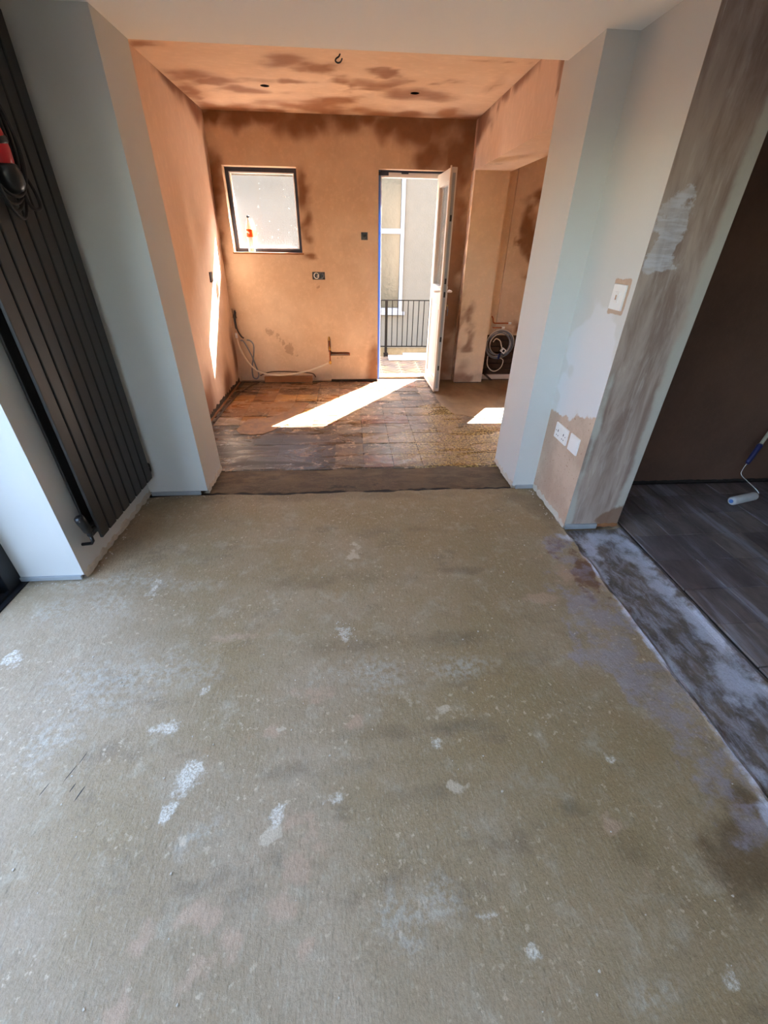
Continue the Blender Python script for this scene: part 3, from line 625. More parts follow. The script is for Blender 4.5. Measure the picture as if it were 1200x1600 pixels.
# alcove: plastered back wall right of the recess strip, with bare brick at the foot
mb = MB(); mb.grid(steps(1.585, 1.72, 0.03), steps(0.53, 2.43, 0.03), lambda x, z: (x, 5.275, z)); o1 = mb.build('wall_alcove_recess', 'plaster_pillar', **S)
mb = MB(); ah = [(2.14, 2.75, 1.2, 2.05)]
mb.grid(np.array(sorted(set(np.round(np.concatenate([steps(1.72, 2.14, 0.03), steps(2.14, 2.75, 0.1), steps(2.75, 3.3, 0.1)]), 5)))), np.array(sorted(set(np.round(np.concatenate([steps(0.53, 1.2, 0.03), steps(1.2, 2.05, 0.03), steps(2.05, 2.43, 0.05)]), 5)))), lambda x, z: (x, 5.25, z), ah)
mb.quad(((1.72, 5.25, 0.53), (1.72, 5.36, 0.53), (1.72, 5.36, 2.43), (1.72, 5.25, 2.43))); mb.quad(((1.72, 5.25, 0.53), (3.3, 5.25, 0.53), (3.3, 5.31, 0.53), (1.72, 5.31, 0.53)))
o2 = mb.build('wall_alcove', 'plaster_far', **S)
paint(o1, wet=[(1.66, 5.275, 2.2, .05, .2, .12)], stain=[])
paint(o2, wet=[(1.93, 5.25, 1.66, .09, .1, .18), (1.96, 5.25, 1.85, .08, .1, .12), (1.85, 5.25, 1.47, .05, .1, .03), (1.98, 5.25, 1.4, .06, .1, .15), (1.95, 5.25, .6, .2, .1, .05)], stain=[(1.84, 5.25, 1.45, .05, .1, .012)])
wb = MB().box(1.58, 3.3, 5.33, 5.40, 0.0, 0.55).build('wall_alcove_base', 'mortar', **S)
rb = random.Random(3)
for k in range(7):
    for i in range(-1, 8):
        x0 = 1.60 + i*0.225 + (0.112 if k % 2 else 0); x1 = x0 + 0.213; z0 = 0.065 + k*0.067
        x0 = max(x0, 1.60); x1 = min(x1, 3.28)
        if x1-x0 < 0.05: continue
        MB().box(x0, x1, 5.285 + rb.random()*0.025, 5.345, z0, z0+0.056, 0.004).build('brick', 'brick_red', wb)
# kitchen side wall, ceiling, beam, pillar
mb = MB(); mb.gbox(-1.75, -1.32, 2.80, 5.5, 0.0, 2.43, 0.04, 'X'); mb.move(lambda v: (v.x + (-0.035 + 0.07*v.z/2.43) if v.x > -1.5 else v.x, v.y, v.z))
wl = mb.build('wall_kitchen_left', 'plaster_side', **S)
paint(wl, 0.4, wet=[(-1.35, 3.95, .12, .3, .2, .28), (-1.35, 4.72, .08, .3, .16, .22), (-1.28, 4.95, 2.42, .3, .3, .09), (-1.28, 4.5, 2.43, .3, .35, .05), (-1.3, 5.2, 1.9, .3, .05, .5), (-1.3, 3.0, 2.4, .3, .2, .04), (-1.35, 5.15, .3, .3, .08, .3)], stain=[])
cx = [(-0.60, 4.11+.36), (0.55, 4.50)]
hs = [(x-0.04, x+0.04, y-0.04, y+0.04) for x, y in cx]
holes = hs
cu = cuts(-1.75, 3.3, 0.05, (0, 1)); cv = cuts(2.86, 5.5, 0.05, (2, 3))
mb = MB(); mb.grid(cu, cv, lambda x, y: (x, y, 2.43), hs, flip=True)
for (x, y) in cx:                                                    # round downlight holes: square to circle, then a shaft
    n = 24; R_ = 0.034; cir = [(x+R_*math.cos(2*math.pi*(k+.5)/n), y+R_*math.sin(2*math.pi*(k+.5)/n)) for k in range(n)]
    sq = []
    for k in range(n):
        a = 2*math.pi*(k+.5)/n; m_ = max(abs(math.cos(a)), abs(math.sin(a))); sq.append((x+0.04*math.cos(a)/m_, y+0.04*math.sin(a)/m_))
    mb.mi = 0
    for k in range(n):
        m_ = (k+1) % n; mb.quad([(*sq[m_], 2.43), (*sq[k], 2.43), (*cir[k], 2.43), (*cir[m_], 2.43)])
    mb.mi = 1
    for k in range(n):
        m_ = (k+1) % n; mb.quad([(*cir[k], 2.43), (*cir[k], 2.50), (*cir[m_], 2.50), (*cir[m_], 2.43)])
    f = mb.bm.faces.new([mb.bm.verts.new((*c_, 2.50)) for c_ in cir]); f.material_index = 1
mb.mi = 0; mb.box(-1.75, 3.5, 2.87, 5.52, 2.505, 2.62)
ck = mb.build('ceiling_kitchen', ['plaster_ceiling', 'hole_black'], **S)
paint(ck, wet=[(x, 5.15, 2.43, .25, h_, .2) for x, h_ in ((-1.1, .2), (-.8, .25), (-.5, .38), (-.2, .45), (.1, .5), (.4, .33), (.7, .42), (1.0, .4), (1.2, .35))] +
      [(-1.22, 4.7, 2.43, .1, .35, .2), (-1.1, 4.3, 2.43, .2, .10, .2), (-.95, 4.42, 2.43, .2, .1, .2), (-.75, 4.62, 2.43, .2, .12, .2), (-.38, 3.95, 2.43, .2, .16, .2), (-.2, 4.05, 2.43, .14, .1, .2), (-.42, 4.32, 2.43, .2, .05, .2),
       (.02, 4.3, 2.43, .07, .16, .2), (.26, 4.30, 2.43, .16, .10, .2), (.28, 4.05, 2.43, .09, .08, .2), (-1.22, 3.75, 2.43, .14, .06, .2), (.95, 3.75, 2.43, .12, .03, .2), (.8, 4.2, 2.43, .1, .05, .2, .8), (1.1, 4.2, 2.43, .05, .2, .2, .8)], stain=[])
mb = MB(); mb.gbox(1.24, 1.60, 2.87, 5.25, 2.045, 2.50, 0.04, 'xz'); bmm = mb.build('wall_kitchen_beam', 'plaster_side', **S)
paint(bmm, wet=[(1.24, 5.15, 2.3, .1, .1, .25), (1.24, 4.95, 2.4, .1, .25, .09), (1.24, 4.5, 2.43, .1, .5, .05), (1.24, 4.55, 2.36, .1, .03, .07), (1.24, 3.3, 2.3, .1, .06, .1, .8)], stain=[(1.35, 4.7, 2.045, .05, .03, .1)])
mb = MB(); mb.gbox(1.24, 1.584, 5.10, 5.36, 0.02, 2.05, 0.03, 'xyX')
o = mb.build('wall_kitchen_pillar', 'plaster_pillar', **S)
paint(o, wet=[(1.36, 5.1, .75, .05, .1, .13), (1.38, 5.1, .55, .04, .1, .12), (1.34, 5.1, .42, .06, .1, .05), (1.33, 5.1, .08, .15, .1, .12), (1.48, 5.1, .08, .12, .1, .10), (1.24, 5.18, 1.0, .03, .1, 1.2, .85)], stain=[])
MB().box(1.26, 1.56, 5.12, 5.3, -0.02, 0.04).build('trim_pillar_foot', 'timber_dark', **S)
# plaster linings of the alcove's other walls
MB().box(1.60, 3.3, 2.92, 2.935, 0.02, 2.43).build('wall_alcove_near', 'plaster_side', **S)
MB().box(3.285, 3.3, 2.935, 5.25, 0.02, 2.43).build('wall_alcove_right', 'plaster_side', **S)
# alcove skirting board and a batten
MB().box(1.60, 3.3, 5.27, 5.30, 0.006, 0.062, 0.003).build('baseboard_alcove', 'upvc_dusty', **S)
# bottom batten and dark broken edge along the far wall and the left wall
MB().box(-1.05, -0.48, 5.19, 5.255, 0.0, 0.065, 0.004).build('trim_11', 'timber_bare', **S)
MB().box(-0.25, 0.315, 5.235, 5.262, 0.0, 0.02, 0.003).build('trim_12', 'timber_dark', **S)
ragged(13, (-1.352, 2.9), (-1.352, 5.2), (1, 0), 'timber_dark', 0.04)
MB().box(-1.36, -1.335, 2.87, 5.2, -0.012, 0.012).build('trim_14', 'timber_bare', **S)

# ---- kitchen window
w1 = structure('window_1', (-0.84, 5.37, 1.335))
def frame_rect(mb, x0, x1, z0, z1, y0, y1, t_):
    mb.box(x0, x1, y0, y1, z0, z0+t_, 0.003); mb.box(x0, x1, y0, y1, z1-t_, z1, 0.003); mb.box(x0, x0+t_, y0, y1, z0+t_, z1-t_, 0.002); mb.box(x1-t_, x1, y0, y1, z0+t_, z1-t_, 0.002)
mb = MB(); frame_rect(mb, -1.19, -0.486, 1.335, 2.045, 5.36, 5.43, 0.045); mb.build('window_frame', 'upvc', w1)
mb = MB(); frame_rect(mb, -1.189, -0.487, 1.336, 2.044, 5.350, 5.362, 0.034); mb.build('masking_tape', 'navy_tape', w1)
MB().box(-1.15, -0.52, 5.39, 5.398, 1.37, 2.01).build('window_pane', 'splashed_glass', w1)
MB().box(-1.2, -0.47, 5.235, 5.36, 1.322, 1.338, 0.003).build('window_sill', 'timber_bare', w1)
# ---- alcove window (out of view, lets the second sun patch in)
w2 = structure('window_2', (2.445, 5.37, 1.2))
mb = MB(); frame_rect(mb, 2.14, 2.75, 1.2, 2.05, 5.36, 5.43, 0.04); mb.box(2.14, 2.75, 5.36, 5.43, 1.84, 1.90, 0.003); mb.build('window_frame', 'upvc', w2)
MB().box(2.17, 2.72, 5.39, 5.398, 1.23, 2.02).build('window_pane', 'clear_glass', w2)
# ---- unseen rear window, added to light the faces turned towards the viewer
w3 = structure('window_added', (-0.05, -3.1, 0.85))
mb = MB(); frame_rect(mb, -1.0, 0.5, 1.05, 2.1, -3.14, -3.07, 0.06); mb.box(-0.28, -0.22, -3.14, -3.07, 1.05, 2.1, 0.003); mb.build('window_frame', 'upvc', w3)
MB().box(-0.95, 0.45, -3.11, -3.10, 1.10, 2.05).build('window_pane', 'clear_glass', w3)
# ---- back door: frame, threshold, open leaf
d1 = structure('door_1', (0.65, 5.35, 0))
mb = MB(); mb.box(0.315, 0.352, 5.34, 5.41, 0, 2.05, 0.003); mb.box(0.955, 0.98, 5.34, 5.41, 0, 2.05, 0.003); mb.box(0.315, 0.98, 5.34, 5.41, 1.995, 2.05, 0.003); mb.build('door_frame', 'upvc', d1)
mb = MB(); mb.box(0.3155, 0.3405, 5.325, 5.342, 0.0, 2.045); mb.box(0.316, 0.322, 5.262, 5.33, 0.0, 1.95); mb.build('masking_tape', 'blue_tape', d1)
mb = MB(); mb.box(0.316, 0.979, 5.325, 5.341, 2.034, 2.049); mb.box(0.316, 0.42, 5.324, 5.341, 2.008, 2.036); mb.box(0.55, 0.62, 5.324, 5.341, 2.024, 2.036); mb.build('masking_tape', 'navy_tape', d1)
mb = MB(); mb.box(0.315, 0.98, 5.33, 5.42, -0.012, 0.025, 0.004); mb.box(0.315, 0.98, 5.42, 5.54, -0.012, 0.012, 0.003); mb.build('threshold', 'threshold_dusty', d1)
MB().box(0.25, 1.05, 5.52, 5.62, -0.28, -0.03, 0.004).build('door_step', 'kerb_stone', d1)
H = Vector((0.978, 5.345, 0)); DL = Matrix.Translation(H) @ Matrix.Rotation(math.radians(-90+0.0), 4, 'Z')   # local +x runs from the hinge to the free edge
DLo = DL @ Matrix.Rotation(math.radians(1.2), 4, 'Z')
def dbuild(mb, name, m, parent, **k):
    mb.move(lambda v: DLo @ v); return mb.build(name, m, parent, **k)
# local y: 0 = face towards the opening (left, outer face), +y ... the leaf is 56 mm thick
LW, Y0, Y1 = 0.605, -0.056, 0.0
mb = MB()
mb.box(0, 0.085, Y0, Y1, 0.015, 2.02, 0.004); mb.box(LW-0.085, LW, Y0, Y1, 0.015, 2.02, 0.004); mb.box(0.08, LW-0.08, Y0, Y1, 0.015, 0.14, 0.003); mb.box(0.08, LW-0.08, Y0, Y1, 0.93, 1.05, 0.003); mb.box(0.08, LW-0.08, Y0, Y1, 1.93, 2.02, 0.003)
leaf = dbuild(mb, 'door_leaf', 'upvc_leaf', d1)
mb = MB(); mb.box(0.08, LW-0.08, Y0+0.012, Y1-0.012, 0.13, 0.94); mb.box(0.12, LW-0.12, Y0+0.004, Y1-0.004, 0.18, 0.89, 0.006); dbuild(mb, 'lower_panel', 'upvc_leaf', leaf)
mb = MB(); mb.box(0.08, LW-0.08, -0.034, -0.022, 1.045, 1.935); dbuild(mb, 'glass_pane', 'clear_glass', leaf)
mb = MB()
for a in ((0.08, 0.098, 1.05, 1.93), (LW-0.098, LW-0.08, 1.05, 1.93), (0.08, LW-0.08, 1.05, 1.066), (0.08, LW-0.08, 1.915, 1.93)): mb.box(a[0], a[1], Y0+0.006, Y1-0.006, a[2], a[3])
dbuild(mb, 'glazing_bead', 'upvc_leaf', leaf)
mb = MB(); mb.box(LW-0.002, LW+0.002, -0.040, -0.014, 0.05, 1.98); dbuild(mb, 'lock_strip', 'grey_metal', leaf)
mb = MB()
for z in (0.25, 0.55, 0.98, 1.10, 1.62): mb.box(LW, LW+0.006, -0.036, -0.018, z, z+0.05, 0.002)
dbuild(mb, 'lock_keep', 'black_plastic', leaf)
mb = MB(); mb.box(LW-0.004, LW+0.012, Y0-0.010, Y0+0.003, 0.015, 2.03, 0.002); mb.box(0, LW, Y0-0.010, Y0-0.001, 0.015, 0.035); dbuild(mb, 'rebate_flange', 'upvc_dusty', leaf)
for sgn, yy in ((1, Y1), (-1, Y0)):
    mb = MB(); mb.box(LW-0.062, LW-0.028, min(yy, yy+sgn*0.010), max(yy, yy+sgn*0.010), 0.86, 1.08, 0.004)
    mb.tube([(LW-0.045, yy, 1.03), (LW-0.045, yy+sgn*0.045, 1.03), (LW-0.052, yy+sgn*0.056, 1.03), (LW-0.10, yy+sgn*0.058, 1.03), (LW-0.16, yy+sgn*0.056, 1.03)], 0.0095, 10)
    dbuild(mb, 'door_handle', 'upvc', leaf)
mb = MB(); mb.tube([(0, 0, 0.3), (0, 0, 0.4)], 0.009); mb.tube([(0, 0, 1.7), (0, 0, 1.8)], 0.009); dbuild(mb, 'hinge', 'upvc_dusty', leaf)
kb = thing('key_bunch', 'small bunch of keys hanging from the lock of the open white back door', 'keys', (0.97, 4.79, 0.9))
def kbuild(mb, n, m): mb.move(lambda v: DLo @ v); return mb.build(n, m, kb)
mb = MB(); mb.lathe([(0.008, 0), (0.008, 0.02)], (0, 0, 0), 12, Matrix.Translation((LW-0.045, 0.008, 0.90)) @ Matrix.Rotation(-math.pi/2, 4, 'X')); kbuild(mb, 'lock_barrel', 'brass')
mb = MB(); mb.tube([(LW-0.045+0.013*math.cos(a), 0.03, 0.885+0.016*math.sin(a)) for a in np.linspace(0, 2*math.pi, 16)], 0.0015, 6); kbuild(mb, 'key_ring', 'chrome')
for k, dx in enumerate((-0.006, 0.008)):
    mb = MB(); mb.box(LW-0.053+dx, LW-0.036+dx, 0.028+0.004*k, 0.031+0.004*k, 0.84, 0.870, 0.001); mb.box(LW-0.048+dx, LW-0.041+dx, 0.028+0.004*k, 0.031+0.004*k, 0.80, 0.842); kbuild(mb, 'key', 'galvanised')

# ---- glazed black sliding door in the left wall (its corner shows at the picture's left edge)
d2 = structure('door_2', (-1.72, 0, 0))
mb = MB(); mb.box(-1.78, -1.66, 1.60, 1.69, -0.03, 2.10, 0.004); mb.box(-1.78, -1.66, -1.7, -1.61, -0.03, 2.10, 0.004); mb.box(-1.78, -1.66, -1.7, 1.69, 2.04, 2.10, 0.004); mb.build('door_frame', 'black_frame', d2)
mb = MB(); mb.box(-1.80, -1.63, -1.7, 1.69, -0.05, 0.008, 0.003); mb.box(-1.72, -1.705, -1.7, 1.6, 0.0, 0.03); mb.box(-1.67, -1.655, -1.7, 1.6, 0.0, 0.022); mb.build('door_track', 'black_frame', d2)
for k, (a, b) in enumerate(((0.52, 1.60), (-1.58, -0.52), (-1.61, -0.55))):
    xx = (-1.712, -1.752, -1.672)[k]
    mb = MB(); mb.box(xx-0.018, xx+0.018, a, b, 0.02, 0.085, 0.003); mb.box(xx-0.018, xx+0.018, a, b, 1.98, 2.04, 0.003); mb.box(xx-0.018, xx+0.018, a, a+0.05, 0.02, 2.04, 0.003); mb.box(xx-0.018, xx+0.018, b-0.05, b, 0.02, 2.04, 0.003)
    s_ = mb.build('sliding_panel', 'black_frame', d2)
    MB().box(xx-0.004, xx+0.004, a+0.045, b-0.045, 0.08, 1.99).build('glass_pane', 'clear_glass', s_)

# ================================================================== SETTING: right-hand room floor
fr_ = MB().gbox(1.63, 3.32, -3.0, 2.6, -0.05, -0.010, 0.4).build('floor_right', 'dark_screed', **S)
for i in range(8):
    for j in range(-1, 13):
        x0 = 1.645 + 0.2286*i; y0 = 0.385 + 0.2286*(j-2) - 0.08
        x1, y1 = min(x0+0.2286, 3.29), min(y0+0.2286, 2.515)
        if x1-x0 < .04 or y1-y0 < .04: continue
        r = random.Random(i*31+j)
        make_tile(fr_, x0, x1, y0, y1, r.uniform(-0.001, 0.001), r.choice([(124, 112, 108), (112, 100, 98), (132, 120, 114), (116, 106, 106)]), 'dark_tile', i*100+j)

# ================================================================== THINGS: near room
# --- vertical radiator: eight flat columns on two headers, brackets, valves
RX, RY0, RY1, RZ0, RZ1 = -1.278, 1.803, 2.452, 0.17, 2.165
ra = thing('radiator', 'tall anthracite vertical column radiator on the left wall', 'radiator', (-1.32, 2.13, 0))
pw = (RY1-RY0)/8
proto = None
for k in range(8):
    mb = MB(); mb.box(RX-0.014, RX, RY0+k*pw+0.006, RY0+(k+1)*pw-0.006, RZ0, RZ1, 0.004)
    mb.build('column', 'anthracite', ra)
    mb = MB(); mb.box(RX-0.066, RX-0.054, RY0+k*pw+0.006, RY0+(k+1)*pw-0.006, RZ0, RZ1, 0.003); mb.build('rear_column', 'anthracite', ra)
for z in (RZ0+0.05, RZ1-0.05):
    mb = MB(); mb.box(RX-0.056, RX-0.012, RY0+0.012, RY1-0.012, z-0.018, z+0.018, 0.003); mb.build('header', 'anthracite', ra)
for y in (1.95, 2.30):
    for z in (0.52, 1.85):
        mb = MB(); mb.box(-1.358, RX-0.060, y-0.015, y+0.015, z-0.02, z+0.02, 0.002); mb.build('bracket', 'anthracite', ra)
# valve at the near corner, lockshield at the far corner
mb = MB(); c_ = Vector((-1.300, 1.775, 0.20))
mb.tube([(-1.300, 1.81, 0.235), (-1.300, 1.77, 0.235)], 0.013, 12); mb.lathe([(0.011, 0), (0.013, 0.006), (0.013, 0.03), (0.010, 0.034)], (-1.300, 1.762, 0.215), 12)
mb.tube([(-1.300, 1.762, 0.215), (-1.300, 1.762, 0.185), (-1.31, 1.762, 0.17), (-1.357, 1.762, 0.165)], 0.0085, 10)
va = mb.build('valve', 'black_plastic', ra)
mb = MB(); mb.lathe([(0.012, 0), (0.02, 0.008), (0.021, 0.05), (0.0225, 0.075), (0.021, 0.098), (0.015, 0.105), (0.004, 0.107)], (0, 0, 0), 20, Matrix.Translation((-1.300, 1.762, 0.24)) @ Matrix.Rotation(math.radians(14), 4, 'X')); mb.build('valve_head', 'black_plastic', va)
mb = MB(); mb.tube([(-1.300, 2.44, 0.235), (-1.300, 2.475, 0.235)], 0.013, 12); mb.lathe([(0.013, 0), (0.016, 0.01), (0.016, 0.05), (0.011, 0.058)], (-1.300, 2.475, 0.20), 14); mb.tube([(-1.300, 2.475, 0.2), (-1.300, 2.475, 0.17), (-1.33, 2.475, 0.16), (-1.357, 2.475, 0.16)], 0.0085, 10); mb.build('valve', 'black_plastic', ra)

# --- red and black hand tool with its coiled flex, hung from the radiator's front
tl = thing('power_tool', 'red and black tool in a loop of black flex hung against the radiator', 'tool', (-1.23, 2.0, 1.7))
mb = MB(); mb.lathe([(0.018, 0), (0.034, 0.012), (0.040, 0.05), (0.041, 0.085), (0.036, 0.12), (0.024, 0.14), (0.012, 0.145)], (0, 0, 0), 20, Matrix.Translation((-1.232, 2.045, 1.655)) @ Matrix.Rotation(math.radians(10), 4, 'X')); mb.build('tool_body', 'red_plastic', tl)
mb = MB(); mb.lathe([(0.010, 0), (0.030, 0.01), (0.043, 0.03), (0.045, 0.06), (0.040, 0.085), (0.030, 0.095)], (0, 0, 0), 20, Matrix.Translation((-1.232, 2.055, 1.578)) @ Matrix.Rotation(math.radians(10), 4, 'X'))
mb.lathe([(0.040, 0), (0.043, 0.006), (0.043, 0.018), (0.040, 0.024)], (0, 0, 0), 20, Matrix.Translation((-1.232, 2.035, 1.72)) @ Matrix.Rotation(math.radians(10), 4, 'X')); mb.build('tool_casing', 'black_plastic', tl)
for k in range(4):
    mb = MB(); pts = []
    for a in np.linspace(0, 2*math.pi, 30):
        pts.append((-1.215 - 0.008*k + 0.02*math.sin(a+k), 2.02+0.012*k + (0.085+0.008*k)*math.sin(a), 1.72 - 0.01*k + (0.15+0.012*k)*math.cos(a)))
    mb.tube(pts, 0.0055, 8); mb.build('flex_loop', 'black_rubber', tl)
mb = MB(); mb.tube(spline([(-1.225, 2.08, 1.60), (-1.22, 2.10, 1.54), (-1.215, 2.145, 1.545), (-1.22, 2.15, 1.60), (-1.225, 2.12, 1.66)]), 0.006, 8); mb.build('flex_tail', 'black_rubber', tl)
mb = MB(); mb.tube(spline([(-1.2735, 2.02, 2.15), (-1.268, 2.02, 2.10), (-1.25, 2.02, 2.0), (-1.225, 2.02, 1.865)]), 0.003, 6); mb.box(-1.2775, -1.270, 2.008, 2.032, 2.13, 2.16, 0.001); mb.build('hanging_cord', 'black_rubber', tl)

# --- switch, double socket, blank plate on the right pier
def plate_thing(name, label, cat, y0, y1, z0, z1):
    t_ = thing(name, label, cat, (1.255, (y0+y1)/2, (z0+z1)/2))
    mb = MB(); mb.box(1.246, 1.256, y0, y1, z0, z1, 0.003); mb.build('face_plate', 'white_plastic', t_); return t_
t_ = plate_thing('light_switch', 'white single light switch in a ring of bare plaster, high on the right pier', 'switch', 2.055, 2.157, 1.195, 1.302)
mb = MB(); mb.box(1.241, 1.248, 2.090, 2.122, 1.225, 1.272, 0.002); mb.move(lambda v: (v.x - 0.003*(v.z-1.25)/0.03, v.y, v.z)); mb.build('rocker', 'white_plastic', t_)
mb = MB(); mb.box(1.2395, 1.2425, 2.102, 2.110, 1.238, 1.258); mb.build('indicator', 'chrome', t_)
t_ = plate_thing('double_socket', 'white double wall socket, the wider of the two plates low on the right pier', 'socket', 2.215, 2.372, 0.448, 0.542)
for yc in (2.257, 2.330):
    mb = MB(); mb.box(1.2455, 1.2475, yc-0.004, yc+0.004, 0.492, 0.506); mb.box(1.2455, 1.2475, yc-0.014, yc-0.007, 0.468, 0.474); mb.box(1.2455, 1.2475, yc+0.007, yc+0.014, 0.468, 0.474); mb.build('pin_holes', 'cable_dark', t_)
    mb = MB(); mb.box(1.242, 1.248, yc-0.009, yc+0.009, 0.515, 0.533, 0.001); mb.build('rocker', 'white_plastic', t_)
for yc in (2.232, 2.355):
    mb = MB(); mb.lathe([(0.0035, 0), (0.003, 0.0015)], (0, 0, 0), 10, Matrix.Translation((1.2465, yc, 0.495)) @ Matrix.Rotation(-math.pi/2, 4, 'Y')); mb.build('screw', 'cable_dark', t_)
t_ = plate_thing('blank_plate', 'plain white square plate beside the double socket on the right pier', 'plate', 2.078, 2.182, 0.447, 0.545)
mb = MB(); mb.box(1.2445, 1.248, 2.088, 2.172, 0.457, 0.535, 0.002); mb.build('cover', 'white_plastic', t_)

# --- paint roller leaning in the dark room
ro = thing('paint_roller', 'used paint roller with pale sleeve lying on the dark tiled floor', 'paint roller', (2.6, 2.25, 0.0))
A, B = Vector((2.505, 2.215, 0.029)), Vector((2.725, 2.275, 0.029)); ax = (B-A).normalized()
mb = MB(); mb.tube([A, A+ax*0.006, A+ax*0.012, B-ax*0.012, B-ax*0.004, B], [0.018, 0.026, 0.0285, 0.0285, 0.026, 0.018], 20); mb.build('roller_sleeve', 'roller_nap', ro)
mb = MB(); mb.tube([A-ax*0.004, A+ax*0.002], 0.013, 14); mb.build('end_cap', 'blue_tape', ro)
mb = MB(); mb.tube(spline([B-ax*0.02, B+ax*0.015, B+ax*0.03+Vector((0, 0.01, 0.02)), Vector((2.70, 2.35, 0.10)), Vector((2.665, 2.385, 0.135)), Vector((2.67, 2.40, 0.165)), Vector((2.69, 2.41, 0.215))]), 0.004, 8); mb.build('wire_frame', 'chrome', ro)
hd = Vector((2.69, 2.41, 0.205)); hdir = (Vector((2.80, 2.47, 0.42))-hd).normalized()
mb = MB(); mb.tube([hd, hd+hdir*0.02, hd+hdir*0.06, hd+hdir*0.11, hd+hdir*0.135, hd+hdir*0.15], [0.012, 0.015, 0.0165, 0.016, 0.018, 0.014], 14); mb.build('handle_grip', 'blue_plastic', ro)
mb = MB(); mb.tube([hd+hdir*0.145, hd+hdir*0.17, hd+hdir*0.172, hd+hdir*0.42], [0.011, 0.011, 0.0115, 0.0115], 12); mb.build('extension_pole', 'pole_cream', ro)
tr = thing('paint_tub', 'white plastic tub at the right edge behind the roller', 'tub', (2.96, 2.30, 0))
mb = MB(); mb.lathe([(0.072, 0.0), (0.078, 0.004), (0.088, 0.125), (0.092, 0.127), (0.092, 0.138), (0.086, 0.138), (0.076, 0.02), (0.01, 0.018)], (2.985, 2.30, 0.001), 28); mb.build('tub_body', 'white_board', tr)

# --- bits and crumbs lying on the concrete
bm_ = MB(); r = random.Random(11)
for k in range(260):
    if k < 150: x, y = r.uniform(-1.5, 1.2), r.uniform(0.1, 2.45)
    elif k < 200: x, y = -0.063 + r.gauss(0, .025), 1.272 + r.gauss(0, .03)
    else:
        e = r.choice(((-1.35, 1.7, -1.35, 2.5), (-1.34, 2.49, -0.98, 2.49), (1.24, 2.0, 1.24, 2.48), (-1.6, 1.67, -1.38, 1.67))); f = r.random(); x, y = e[0]+(e[2]-e[0])*f + r.uniform(0, .03)*(1 if e[0] < 0 else -1), e[1]+(e[3]-e[1])*f - r.uniform(0, .02)
    sz = r.uniform(0.0012, 0.0035)*(1.5 if k >= 200 else 1)
    q = [(x + sz*r.uniform(.6, 1.4)*math.cos(a), y + sz*r.uniform(.6, 1.4)*math.sin(a)) for a in np.linspace(0, 2*math.pi, 6)[:-1]]
    bm_.prism(q, -0.001, 0.0012+sz*0.6)
o = bm_.build('plaster_crumbs', 'chalk', kind='stuff'); o['label'] = 'tiny plaster crumbs scattered over the concrete floor'; o['category'] = 'debris'

# ================================================================== THINGS: kitchen
# --- back boxes
def backbox(name, label, x0, x1, z0, z1, n):
    t_ = thing(name, label, 'electrical box', ((x0+x1)/2, Yw, z0))
    mb = MB(); th = 0.0025; D = Yw+0.052
    mb.box(x0, x1, Yw-0.002, D, z0, z0+th); mb.box(x0, x1, Yw-0.002, D, z1-th, z1); mb.box(x0, x0+th, Yw-0.002, D, z0, z1); mb.box(x1-th, x1, Yw-0.002, D, z0, z1); mb.box(x0, x1, D-th, D, z0, z1); mb.build('metal_box', 'galvanised', t_)
    return t_
t_ = backbox('back_box', 'single metal back box with grey cables in the far wall left of the door', 0.136, 0.204, 1.463, 1.531, 1)
mb = MB(); mb.tube(spline([(0.18, 5.30, 1.51), (0.19, 5.26, 1.50), (0.165, 5.25, 1.478), (0.15, 5.255, 1.50), (0.17, 5.262, 1.515), (0.185, 5.26, 1.49)]), 0.004, 8); mb.build('cable_tail', 'cable_grey', t_)
t_ = backbox('double_back_box', 'double metal back box with coiled white cable under the window', -0.397, -0.263, 1.093, 1.165, 2)
for cx_ in (-0.355, -0.30):
    mb = MB(); mb.tube([(cx_+0.024*math.cos(a), 5.247+0.006*math.sin(2*a), 1.13+0.026*math.sin(a)) for a in np.linspace(0, 2*math.pi*1.6, 30)], 0.005, 8); mb.tube([(cx_+0.02, 5.25, 1.13), (cx_, 5.29, 1.12)], 0.005, 8); mb.build('cable_tail', 'white_plastic' if cx_ < -.32 else 'cable_grey', t_)
t_ = thing('wall_box', 'narrow black box on the left kitchen wall beside the sunlit streak', 'electrical box', (-1.325, 4.69, 1.1))
mb = MB(); mb.box(-1.330, -1.3125, 4.655, 4.735, 1.10, 1.185, 0.003); mb.build('metal_box', 'black_plastic', t_)
mb = MB(); mb.box(-1.3135, -1.3105, 4.665, 4.69, 1.115, 1.17, 0.001); mb.build('terminal', 'galvanised', t_)
# --- ceiling flex loop
mb = MB(); mb.tube(spline([(-0.02, 3.75, 2.432), (-0.028, 3.75, 2.418), (-0.045, 3.748, 2.408), (-0.05, 3.745, 2.396), (-0.035, 3.742, 2.388), (-0.018, 3.745, 2.394), (-0.008, 3.748, 2.41)]), 0.0045, 8)
tag(mb.build('ceiling_cable', 'cable_dark'), 'short dark cable tail hooked out of the kitchen ceiling', 'cable')
